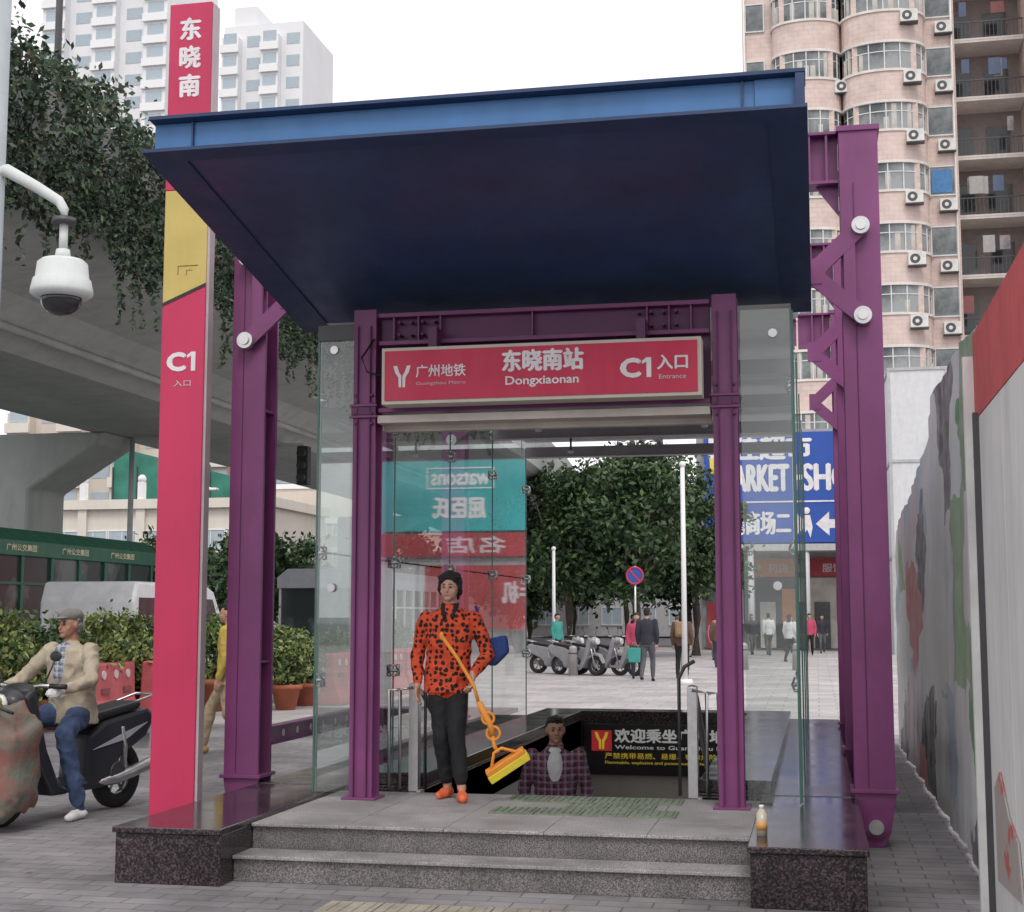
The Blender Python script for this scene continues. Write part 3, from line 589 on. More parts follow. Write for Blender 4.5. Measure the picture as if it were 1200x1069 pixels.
ac=MB(); ac.box(-.42,.42,-.38,0,0,.62,acw); ac.cyl((-.1,-.385,.31),(-.1,-.38,.31),.25,.25,dsteel,16); ac.cyl((-.1,-.39,.31),(-.1,-.3855,.31),.1,.1,acw,12); ac.box(-.45,.45,-.4,.1,-.06,-.01,dsteel); acm=ac.mesh("air_conditioner")
for f in range(3,NF):
    mobj(acm,"air_conditioner",T,(5.25+.15*random.random(),-.35,f*FH+.1*random.random())); mobj(acm,"air_conditioner",T,(6.9+.2*random.random(),1.2,f*FH-.1*random.random())) 
    if random.random()<.5: mobj(acm,"air_conditioner",T,(1.95,.7,f*FH+.1))
dp=MB()
for x in(-3.1,7.45): dp.cyl((x,1.1,0),(x,1.1,NF*FH),.06,.06,creamb,8)
dp.cyl((11.3,-1.1,0),(11.3,-1.1,NF*FH),.06,.06,creamb,8); dp.obj("drain_pipe",T)
wb=M("white_cladding",(.62,.63,.64),.6,var=.06,dirt=.25)
W=thing("white_building","plain white clad building with teal and red shop signs","building",(0,61,0))
gt=M("grey_trim",(.42,.43,.44),.6); mb=MB(); mb.box(3.1,13,0,6,0,11.6,wb)
for z in(3.9,7.8,11.6): mb.box(3.05,13.05,-.05,6.05,z,z+.12,gt)
for x in(3.1,5.4,7.7,10): mb.box(x-.06,x+.06,-.04,0,0,11.6,gt)
mb.obj("wall",W)
teal=M("teal_sign",(.03,.34,.36),.5,var=.15,scale=.5,emit=.08)
rdh=M("red_hoarding",(.40,.05,.06),.6,var=.2,scale=.6,dirt=.3); lww=M("lettering_pale",(.74,.74,.74),.6)
MB().box(4.6,11.6,-.3,-.12,5.2,8.6,teal).obj("shop_sign",W); MB().box(4.6,11.6,-.3,-.12,4.1,5.1,rdh).obj("shop_sign",W); MB().box(4.3,9.4,-.9,-.6,1.0,3.7,rdh).obj("shop_sign",W)
lettering(W,"watsons",6.7,9.3,7.2,7.75,-.31,lww,bold=.06); lettering(W,"屈臣氏",6.9,9.2,5.75,6.65,-.31,lww,bold=.05); lettering(W,"名店",6.0,8.6,4.25,4.95,-.31,lws,bold=.04); lettering(W,"手机",4.6,6.0,2.1,3.0,-.91,lws,bold=.04)
MB().box(6.5,9.5,-.33,-.302,7.02,7.07,lww).box(6.5,9.5,-.33,-.302,7.9,7.95,lww).box(6.5,6.55,-.33,-.302,7.07,7.9,lww).box(9.45,9.5,-.33,-.302,7.07,7.9,lww).obj("sign_mark",W)
S=thing("shopping_mall","mall front with large blue billboard and red shopfronts","building",(0,68,0))
bb=M("billboard_blue",(.018,.075,.36),.45,var=.12,scale=.5,emit=.06)
mb=MB(); mb.box(-5.4,12,.3,6,0,10.2,M("mall_wall",(.36,.34,.34),.7)); mb.obj("wall",S)
MB().box(-5.0,3.0,-.3,.3,4.9,10.0,bb).obj("billboard",S)
MB().box(-5.02,3.02,-.34,-.3,6.75,6.82,lw).obj("border_and_glass_edge",S); MB().box(-.95,-.75,-.35,-.301,4.9,10.0,lw).obj("border_and_glass_edge",S)  # horizontal is the panel border; added upright imitates the white glass edge
MB().add([(-4.7,-.31,8.1),(-3.9,-.31,8.1),(-3.7,-.31,8.9),(-4.1,-.31,9.3),(-4.75,-.31,9.0)],[(0,1,2,3,4)],M("emblem_yellow",(.75,.6,.1),.5)).obj("emblem",S)
lettering(S,"1",-4.7,-4.45,8.9,9.8,-.312,lw,bold=.08)
lettering(S,"佳超市",-3.6,-.1,8.75,9.85,-.312,lw,bold=.05); lettering(S,"MARKET",-4.2,-1.15,7.3,8.5,-.312,lw,bold=.05); lettering(S,"SHOP",-.5,2.3,7.3,8.5,-.312,lw,bold=.05)
lettering(S,"海湾商场二",-4.5,-1.1,5.3,6.35,-.312,lw,bold=.04)
MB().add([(.05,-.312,5.75),(.65,-.312,6.3),(.65,-.312,5.95),(1.4,-.312,5.95),(1.4,-.312,5.55),(.65,-.312,5.55),(.65,-.312,5.2)],[tuple(range(7))],lw).obj("arrow_mark",S); MB().ell((-.35,-.33,6.35),(.16,.02,.16),lw,10,6).prism([(-.5,6.15),(-.2,6.15),(-.1,5.6),(-.2,5.1),(-.35,5.5),(-.6,5.1),(-.5,5.7)],'y',-.33,-.312,lw).obj("figure_mark",S)
MB().box(-5.4,12,-2.2,.3,4.45,4.75,M("awning_grey",(.5,.5,.5),.5)).obj("awning",S)
sr=M("shop_red",(.36,.05,.06),.6,dirt=.3); so_=M("shop_orange",(.50,.20,.07),.6); shp=M("shop_pale",(.45,.42,.38),.6,var=.3,scale=1)
for i in range(7):
    x=-5.2+i*2.45; MB().box(x,x+2.1,.18,.298,.1,3.3,[winm,wind,shp][i%3]).box(x,x+2.1,.12,.298,3.35,4.2,[sr,so_,sr][i%3]).box(x+.2,x+.9,.1,.179,.1,2.2,[sr,shp,wind][i%3]).box(x+1.2,x+1.9,.1,.179,1.2,2.8,[shp,so_,sr][i%3]).obj("shopfront",S)
    lettering(S,["水果店","药房","服饰","快餐","眼镜","手机","鞋店"][i],x+.6,x+1.5,3.55,3.95,.11,lws,bold=.02)
for x in(-5.2,-2.75,-.3,2.15): MB().cyl((x-.1,-2.0,0),(x-.1,-2.0,4.45),.14,.14,wb,12).obj("column",S)
far=M("far_wall_hazed",(.74,.74,.75),.8,var=.05,scale=.2); farw=M("far_window_hazed",(.38,.45,.50),.5); beige=M("beige_wall",(.62,.55,.48),.8,var=.08,scale=.3,dirt=.15); beige2=M("beige_light",(.68,.63,.56),.8,var=.06,scale=.3,dirt=.15)  # far wall and window colours paled to stand in for distance haze
def aptower(loc,x0,x1,d,h,nf0,nf,fh,nc,lab,wall,gl,ww):
    A=thing("apartment_building",lab,"building",loc); mb=MB(); mb.box(x0,x1,0,d,0,h,wall)
    st=(x1-x0)/nc
    for i in range(0,nc,2): mb.box(x0+st*i+.2,x0+st*(i+1)-.2,-1.3,-.001,0,h-2,wall)
    mb.box(x0+1,x0+st*1.5,1,d-1,h,h+3,wall); mb.obj("wall",A)
    f=MB(); f.box(-st/2+.1,st/2-.1,-1.7,-1.301,-.15,.9,beige2 if wall is beige else white); bm2=f.mesh("balcony")
    g=MB(); g.box(-ww/2,ww/2,-.03,.03,0,fh*.5,gl); gm=g.mesh("window"); c=0
    for r_ in range(nf0,nf0+nf):
        for i in range(nc):
            if c<100: mobj(gm,"window",A,(x0+st*(i+.5),-1.33 if i%2==0 else -.02,r_*fh+1.0)); c+=1
            if i%2==0: mobj(bm2,"balcony",A,(x0+st*(i+.5),0,r_*fh))
    return A
aptower((0,168,0),-98,-80,14,100,14,18,3.0,5,"tall white apartment tower with stacked balconies",far,farw,2.2)
aptower((0,173,0),-75,-64,12,79,14,12,3.0,4,"white apartment tower with narrow windows and stepped roof",far,farw,1.8)
aptower((0,140,0),-84,-66,12,25,1,7,3.0,6,"beige apartment block with rows of balconies",beige,farw,2.0)
aptower((0,150,0),-65,-56,12,21,1,6,3.0,4,"brown and cream apartment block with balconies",M("brown_wall",(.46,.36,.30),.8),farw,1.6)
G=thing("scaffolded_building","building wrapped in dark green safety netting","building",(0,103,0)); gn=M("green_netting",(.04,.19,.14),.9,var=.3,scale=.5,bump=.5,bscale=2)
MB().prism([(-53,0),(-42,0),(-42,11.8),(-53,14.6)],'y',0,8,gn).obj("netting",G); mb=MB()
for x in range(-53,-41,2): mb.box(x-.05,x+.05,-.15,-.05,0,13,dsteel)
for z in(6,8,10): mb.box(-53,-42,-.2,-.151,z,z+.08,dsteel)
mb.obj("scaffold",G)
Q=thing("podium_building","long beige podium building with pilasters and balustrade","building",(0,85,0)); mb=MB(); mb.box(-62,-33,0,10,0,8.3,beige2); mb.box(-62.3,-32.7,-.4,10.3,8.3,8.9,beige2); mb.box(-62.1,-32.9,-.2,0,5.4,5.7,beige2)
for x in range(-62,-33,4): mb.box(x,x+.6,-.25,0,0,8.3,beige2); mb.box(x+.1,x+.5,-.3,.1,8.9,10,white); mb.ell((x+.3,-.1,10.2),.28,white,8,6)
mb.obj("wall",Q); windows(Q,-62,-34,0,1,2,3.4,14,1.8,1.6,white,farw)
Q=thing("office_building","low beige building with horizontal banding","building",(0,97,0)); mb=MB(); mb.box(-38,-24,0,10,0,10.5,beige)
for z in(2,4,6,8,10.5): mb.box(-38.1,-23.9,-.12,10.1,z,z+.35,white)
mb.obj("wall",Q); windows(Q,-38,-24,0,0,4,2.1,6,1.8,1.1,white,farw)
Q=thing("low_building","low grey building behind the plaza trees","building",(0,112,0)); mb=MB(); mb.box(-22,4,0,10,0,6,M("grey_wall",(.48,.48,.49),.8)); mb.box(-22.2,4.2,-.2,10.2,6,6.4,white); mb.obj("wall",Q); windows(Q,-22,4,0,0,2,2.9,10,1.5,1.3,white,farw)
# ---------------------------------------------------------------- trees
for (x,y,h,r_,n) in((-9.3,55,7.2,2.6,15000),(-6.6,54,7.7,2.5,15000),(-4.7,58,7.0,2.2,13000)): tree((x,y,0),h,r_,"broad leafy green tree standing on the plaza edge",n,.125,trunk=.2)
for i in range(7): tree((-16+i*3.1,76+2*(i%2),0),6.2+random.random(),2.4,"dark green tree in the row behind the plaza",4500,.2,[leafA,leafA,leafB])
for (x,y,h) in((-21,52,4.6),(-17,60,5.0),(-24,64,5.2),(-13,66,5),(-27,58,4.8)): tree((x,y,-.1),h,2.0,"small roadside tree under the overpass",4500,.15,group="trees along the road")
for (x,y) in((-1.3,80),(2.2,79)): tree((x,y,0),9,2,"tall dark green tree by the tower",2500,.2)
def traffic_light(loc,h):
    T=thing("traffic_light","black traffic light head on grey pole under overpass","traffic light",loc,group="traffic lights under the overpass"); MB().cyl((0,0,0),(0,0,h+.5),.08,.06,gt,10).tube([(0,0,h+.4),(.5,0,h+.45),(1.0,0,h+.45)],.04,gt,8).obj("pole",T)
    mb=MB(); mb.box(.85,1.15,-.12,.12,h-.55,h+.4,black)
    for k in range(3): mb.cyl((1.0,-.25,h+.22-k*.3),(1.0,-.12,h+.22-k*.3),.12,.11,black,12)
    mb.obj("signal_head",T,bevel=.03)
traffic_light((-16.1,32.2,-.12),5.7); traffic_light((-13.2,33.5,-.12),5.4)
T=thing("street_lamp","white twin armed street lamp by the road","street lamp",(-27,60,-.12)); MB().cyl((0,0,0),(0,0,7.4),.1,.07,white,10).tube([(-.8,0,7.3),(-.3,0,7.5),(.3,0,7.5),(.8,0,7.3)],.05,white,8).obj("pole",T)
for e in(-1,1): MB().box(e*.8-.35,e*.8+.35,-.15,.15,7.2,7.32,white).obj("lamp_head",T,bevel=.04)
# ---------------------------------------------------------------- hoarding
H=thing("construction_hoarding","white construction hoarding with red top band","hoarding",(.86,0,0))
hw=M("hoarding_white",(.70,.70,.69),.6,var=.07,scale=1.2,dirt=.5); hr=M("hoarding_red",(.56,.10,.10),.5,var=.12,dirt=.3)
for i in range(5): MB().box(0,.05,2.6+i*1.1,3.695+i*1.1,0.02,2.6,hw).obj("panel",H,bevel=.006)
MB().box(-.002,.05,2.6,8.1,2.602,3.06,hr).obj("panel_band",H)
MB().prism([(7.7,.25),(6.8,.3),(6.9,.55),(7.2,.62),(7.5,.8),(7.72,.7)],'x',-.012,-.003,M("poster_print",(.40,.36,.34),.6,var=.4,scale=3,col2=(.5,.12,.10),thr=(.55,.6))).obj("poster",H)
pw=M("post_white",(.72,.72,.70),.5,dirt=.4)
MB().box(-.055,.0,8.11,8.17,0,2.95,pw).obj("post",H); MB().box(-.03,.0,7.93,7.97,0,2.62,dsteel).obj("post",H)
def tarpmat():
    m=bpy.data.materials.new("printed_tarpaulin"); m.use_nodes=True; nt=m.node_tree; L=nt.links; p=nt.nodes["Principled BSDF"]; p.inputs["Roughness"].default_value=.38
    tc=ND(nt,"ShaderNodeTexCoord"); mp=ND(nt,"ShaderNodeMapping"); mp.inputs["Scale"].default_value=(1,.38,.5); L.new(tc.outputs["Object"],mp.inputs[0])
    vo=ND(nt,"ShaderNodeTexVoronoi"); vo.inputs["Scale"].default_value=2.0
    nz=ND(nt,"ShaderNodeTexNoise"); nz.inputs["Scale"].default_value=2.2; nz.inputs["Detail"].default_value=4; L.new(mp.outputs[0],nz.inputs[0])
    va=ND(nt,"ShaderNodeVectorMath",operation='MULTIPLY_ADD'); L.new(nz.outputs[1],va.inputs[0]); va.inputs[1].default_value=(.6,.6,.6); L.new(mp.outputs[0],va.inputs[2]); L.new(va.outputs[0],vo.inputs[0])
    sp=ND(nt,"ShaderNodeSeparateColor"); L.new(vo.outputs[1],sp.inputs[0])
    cr=ND(nt,"ShaderNodeValToRGB"); cr.color_ramp.interpolation='CONSTANT'; E_=cr.color_ramp.elements; E_[0].position=0; E_[0].color=(.70,.71,.72,1); E_[1].position=.92; E_[1].color=(.60,.20,.20,1)
    for pos,c in((.30,(.46,.54,.62)),(.42,(.70,.69,.67)),(.56,(.15,.32,.14)),(.66,(.12,.12,.13)),(.74,(.66,.56,.60)),(.85,(.30,.44,.26))): e=E_.new(pos); e.color=(*c,1)
    L.new(sp.outputs[0],cr.inputs[0])
    n4=ND(nt,"ShaderNodeTexNoise"); n4.inputs["Scale"].default_value=7; n4.inputs["Detail"].default_value=7; L.new(tc.outputs["Object"],n4.inputs[0])
    m4=ND(nt,"ShaderNodeMapRange"); m4.inputs[1].default_value=.42; m4.inputs[2].default_value=.7; m4.inputs[4].default_value=.45; L.new(n4.outputs[0],m4.inputs[0])
    mx=ND(nt,"ShaderNodeMix",data_type='RGBA'); mx.inputs[7].default_value=(.62,.61,.61,1); L.new(m4.outputs[0],mx.inputs[0]); L.new(cr.outputs[0],mx.inputs[6]); L.new(mx.outputs[2],p.inputs["Base Color"]); return m
tm=tarpmat(); mb=MB(); NY,NZ=260,40; V=[]
for i in range(NY+1):
    y=8.2+10.3*i/NY; top=float(np.interp(y,[8.2,9,10.2,12.4,13.2,14.2,16,18.5],[3.05,3.3,3.38,3.36,3.1,2.98,2.8,2.62]))+.025*math.sin(y*2.7)-.05*abs(math.sin(y*math.pi/1.3))
    seam=abs(math.sin(y*math.pi/1.3))
    for j in range(NZ+1):
        t=j/NZ; z=.02+top*t; d=.045*seam**.5+.022*mnoise.noise(Vector((y*5,z*.5,0)))+.03*abs(mnoise.noise(Vector((y*1.3+z*.8,z*.9-y*.4,5))))
        V.append((.12-d+.04*t,y,z))
mb.add(V,[(i*(NZ+1)+j,(i+1)*(NZ+1)+j,(i+1)*(NZ+1)+j+1,i*(NZ+1)+j+1) for i in range(NY) for j in range(NZ)],tm,True)
TH=thing("tarpaulin_fence","fence covered in printed grey white and green tarpaulin","fence",(.86,0,0)); mb.obj("tarpaulin",TH)
for i in range(6): MB().cyl((.26,8.6+i*2,0),(.26,8.6+i*2,2.7-.1*i*.5),.03,.03,dsteel,8).obj("fence_post",TH)
# ---------------------------------------------------------------- vehicles
buspg=M("bus_green",(.015,.13,.07),.35,coat=.3,dirt=.2); busw=M("bus_white",(.66,.67,.64),.4,coat=.3,dirt=.2)
def wheel(parent,x,y,z,r_,w,name="wheel"):
    g=bpy.data.objects.new(name,None); COL.objects.link(g); g.parent=parent; g.location=(x,y,z)
    t=MB(); n=28; pr=[(-w/2,r_*.62),(-w/2,r_*.9),(-w*.35,r_),(w*.35,r_),(w/2,r_*.9),(w/2,r_*.62)]; V=[]
    for i in range(n):
        a=2*math.pi*i/n
        for (xx,rr) in pr: V.append((xx,rr*math.cos(a),rr*math.sin(a)))
    k=len(pr); t.add(V,[(i*k+j,((i+1)%n)*k+j,((i+1)%n)*k+(j+1)%k,i*k+(j+1)%k) for i in range(n) for j in range(k)],rubber,True); t.obj("tyre",g)
    rr=MB(); rr.cyl((-w*.3,0,0),(w*.3,0,0),r_*.16,r_*.16,steel,14)
    for i in range(6):
        a=i*math.pi/3; rr.cyl((0,0,0),(0,r_*.62*math.cos(a),r_*.62*math.sin(a)),r_*.05,r_*.05,steel,6)
    rr.torus((0,0,0),'x',r_*.60,r_*.045,steel,24,6); rr.obj("rim",g); return g
def bus(loc,rz,lab,body,roofc,Lh=11.,txt=True,up=.0):
    B=thing("parked_bus",lab,"bus",loc,rz); w=1.25; a=-Lh/2; b=Lh/2; U=up
    MB().box(-w,w,a,b,.35,1.05+U,busw).box(-w-.004,w+.004,a,b,.85,1.0+U*.6,body).obj("body",B,bevel=.03)
    MB().box(-w+.02,w-.02,a+.03,b-.03,1.051+U,2.45+U,M("bus_glass",(.045,.055,.055),.12,var=.6,scale=.6,col2=(.16,.18,.17),thr=(.5,.6))).obj("window_band",B)
    MB().prism([(-w-.06,2.45+U),(w+.06,2.45+U),(w+.06,2.75+U),(w-.25,3.0+U),(-w+.25,3.0+U),(-w-.06,2.75+U)],'y',a-.1,b+.1,roofc).obj("roof",B,bevel=.02)
    k=10
    for i in range(k+1):
        y=a+.04+(Lh-.14)*i/k
        for s in(-w,w): MB().box(s-.03,s+.03,y-.04,y+.06,1.05+U,2.45+U,body).obj("window_post",B)
    for s in(-w,w): MB().box(s-.026,s+.026,a,b,1.9+U,1.95+U,body).obj("window_rail",B)
    for y in(a+1.8,b-2.2):
        for s in(-w+.12,w-.12): wheel(B,s,y,.45,.45,.26)
    if txt:
        for i in range(5): lettering(B,"广州公交集团",a+.8+i*2.1,a+1.9+i*2.1,2.55+U,2.68+U,w+.072,M("lettering_gold",(.7,.68,.45),.5),face='+x',bold=.05)
        lettering(B,"旅游公交专线",b-3.4,b-.6,.7+U,1.0+U,w+.012,red,face='+x',bold=.05)
    for (p,q) in((-.9,-.55),(.55,.9)): MB().box(p,q,a-.03,a,.6,.75,white).obj("headlight",B)
    return B
bus((-16.4,25.8,-.12),0,"dark green open sided bus with white skirt panels",buspg,buspg,11.4,True,.38)
bus((-13.6,44,-.12),0,"dark windowed coach with white sides on road",busw,M("coach_grey",(.42,.44,.47),.4),10,False)
V=thing("parked_van","white minivan with tinted side windows","van",(-11.9,24.6,-.12))
pv=[(-2.3,.35),(2.25,.35),(2.35,.8),(2.2,1.15),(1.65,1.35),(1.0,2.12),(.6,2.25),(-2.15,2.25),(-2.3,1.9)]
MB().prism(pv,'x',-.85,.85,M("van_white",(.76,.77,.78),.3,coat=.5,dirt=.1)).obj("body",V,bevel=.05)
for (a,b) in((-2.1,-1.0),(-.9,.05)): MB().prism([(a,1.35),(b,1.35),(b,1.98),(a,1.98)],'x',.848,.862,wind).obj("window",V)
MB().prism([(.15,1.35),(1.35,1.35),(.9,1.98),(.15,1.98)],'x',.848,.862,wind).obj("window",V); MB().box(.86,.875,-.95,-.93,.5,1.3,dsteel).obj("door_seam",V); MB().prism([(1.68,1.38),(1.05,2.08),(1.075,2.1),(1.71,1.40)],'x',-.75,.75,wind).obj("windscreen",V)
for x in(-.7,.7): MB().ell((x,2.28,.95),(.12,.08,.1),white).obj("headlight",V)
for y in(-1.5,1.5):
    for x in(-.78,.78): wheel(V,x,y,.32,.32,.18)
# ---------------------------------------------------------------- planters, barriers
def shrub(loc,s,lab,leaves,grp="potted shrubs along the kerb"):
    T=thing("potted_shrub",lab,"potted plant",loc,group=grp)
    mb=MB(); n=20; pr=[(.0,.17),(.36,.25),(.36,.29),(.44,.29),(.44,.25),(.38,.24)]; Vv=[]
    for z,r_ in pr:
        for i in range(n): a=2*math.pi*i/n; Vv.append((r_*math.cos(a),r_*math.sin(a),z))
    mb.add(Vv,[(j*n+i,j*n+(i+1)%n,(j+1)*n+(i+1)%n,(j+1)*n+i) for j in range(len(pr)-1) for i in range(n)]+[tuple(range(n)),tuple(5*n+i for i in range(n))],potm,True); mb.obj("pot",T)
    st=MB()
    for i in range(6): a=i*1.05; st.tube([(0,0,.38),(math.cos(a)*.12*s,math.sin(a)*.12*s,.38+.35*s),(math.cos(a)*.3*s,math.sin(a)*.3*s,.4+.8*s)],[.02,.014,.006],bark,6)
    st.obj("stem",T)
    mobj(leafmesh(clump_pts(int(3200*s),30,(0,0,.42+.54*s),(.44*s,.44*s,.52*s),.10*s),.045,leaves,"crown"),"crown",T); return T
protos=[shrub((-9.6,26,0),.75,"yellow green shrub in a terracotta pot",[leafB,leafC,leafD]),shrub((-10.2,20,0),1.1,"bushy light green shrub in a terracotta pot",[leafB,leafC,leafD,leafD]),shrub((-10.4,18,0),.95,"dark green shrub in a terracotta pot",[leafB,leafC])]
for i,(x,y,k,s) in enumerate([(-9.2,27,0,1),(-9.4,25,0,1.05),(-8.75,24.3,0,.9),(-8.7,23.2,0,.95),(-9.75,23.8,0,1.1),(-9.8,22.6,0,1.2),(-9.9,21.4,1,.95),(-10.15,20.7,2,1),(-10.2,19.3,1,1.0),(-10.3,18.6,2,1.0),(-10.3,17.3,1,1.03),(-10.4,16.6,1,.95),(-10.45,15.9,2,1.0),(-10.5,15.1,1,.95),(-10.5,14.2,2,1.0),(-9.0,28.3,0,1),(-8.9,29.6,2,.9),(-9.1,31,2,.95)]): clone(protos[k],(x,y,0),random.random()*6,s)
barr=M("barrier_red",(.50,.10,.11),.65,var=.2,dirt=.5)
bsl=M("barrier_slot",(.22,.06,.06),.7)
def barrier(loc,rz,lab="red plastic water filled traffic barrier"):
    T=thing("traffic_barrier",lab,"traffic barrier",loc,rz,group="red plastic water barriers")
    mb=MB(); mb.prism([(-.22,0),(.22,0),(.22,.12),(.11,.4),(.09,.9),(-.09,.9),(-.11,.4),(-.22,.12)],'y',-.68,.68,barr)
    mb.obj("body",T,bevel=.03)
    for y in(-.36,.36): MB().box(-.13,.13,y-.12,y+.12,.48,.56,bsl).obj("slot",T)
    for y in(-.4,.0,.4): MB().cyl((-.115,y,.74),(.115,y,.74),.06,.06,M("barrier_white",(.6,.5,.48),.5),12).obj("reflector",T)
    return T
b0=barrier((-8.35,25.0,0),R(1))
for i in range(1,5): clone(b0,(-8.35+i*.03,25.0+i*1.45,0),R(2*(i%2)))
for i in range(2): clone(b0,(-9.75+.1*i,19.0+i*1.45,0),R(3+6*i))
# ---------------------------------------------------------------- plaza furniture
for (x,y,h,lab) in((-2.98,33.6,5.05,"tall white flagpole on the plaza"),(-8.6,48,3.8,"short white pole on the plaza")):
    T=thing("flagpole",lab,"pole",(x,y,0)); MB().cyl((0,0,.1),(0,0,h),.065,.05,white,12).ell((0,0,h),.08,white,10,6).obj("pole",T); MB().cyl((0,0,0),(0,0,.12),.2,.16,white,14).obj("foot",T)
T=thing("street_sign","round blue no parking sign with red ring","sign",(-5.5,45,0)); MB().cyl((0,0,0),(0,0,3.1),.035,.035,steel,10).obj("pole",T); MB().cyl((0,-.06,2.8),(0,-.04,2.8),.28,.28,M("sign_blue",(.03,.09,.38),.4),24).torus((0,-.06,2.8),'y',.255,.028,red,24,6).prism([(-.19,2.97),(-.15,3.01),(.19,2.63),(.15,2.59)],'y',-.075,-.062,red).obj("sign_face",T)
bo=thing("bollard","grey stone bollard on plaza paving","bollard",(-6.3,38,0),group="stone bollards"); MB().cyl((0,0,0),(0,0,.7),.13,.11,kerb,14).ell((0,0,.7),(.11,.11,.08),kerb,14,6).obj("post",bo); MB().torus((0,0,.58),'z',.115,.018,dsteel,16,6).obj("ring",bo)
for (x,y) in((-2.1,43),(-.6,43),(-3.8,43),(-8,38),(.8,43)): clone(bo,(x,y,0))
T=thing("drink_bottle","plastic drink bottle with orange label on plinth","bottle",(-.33,8.45,.325)); MB().cyl((0,0,0),(0,0,.12),.03,.03,M("bottle_clear",(.55,.5,.4),.15),14).cyl((0,0,.12),(0,0,.15),.03,.013,MATS["bottle_clear"],14).obj("body",T); MB().cyl((0,0,.03),(0,0,.08),.0312,.0312,M("label_orange",(.65,.35,.12),.5),14).obj("label",T); MB().cyl((0,0,.15),(0,0,.168),.014,.014,white,10).obj("cap",T)
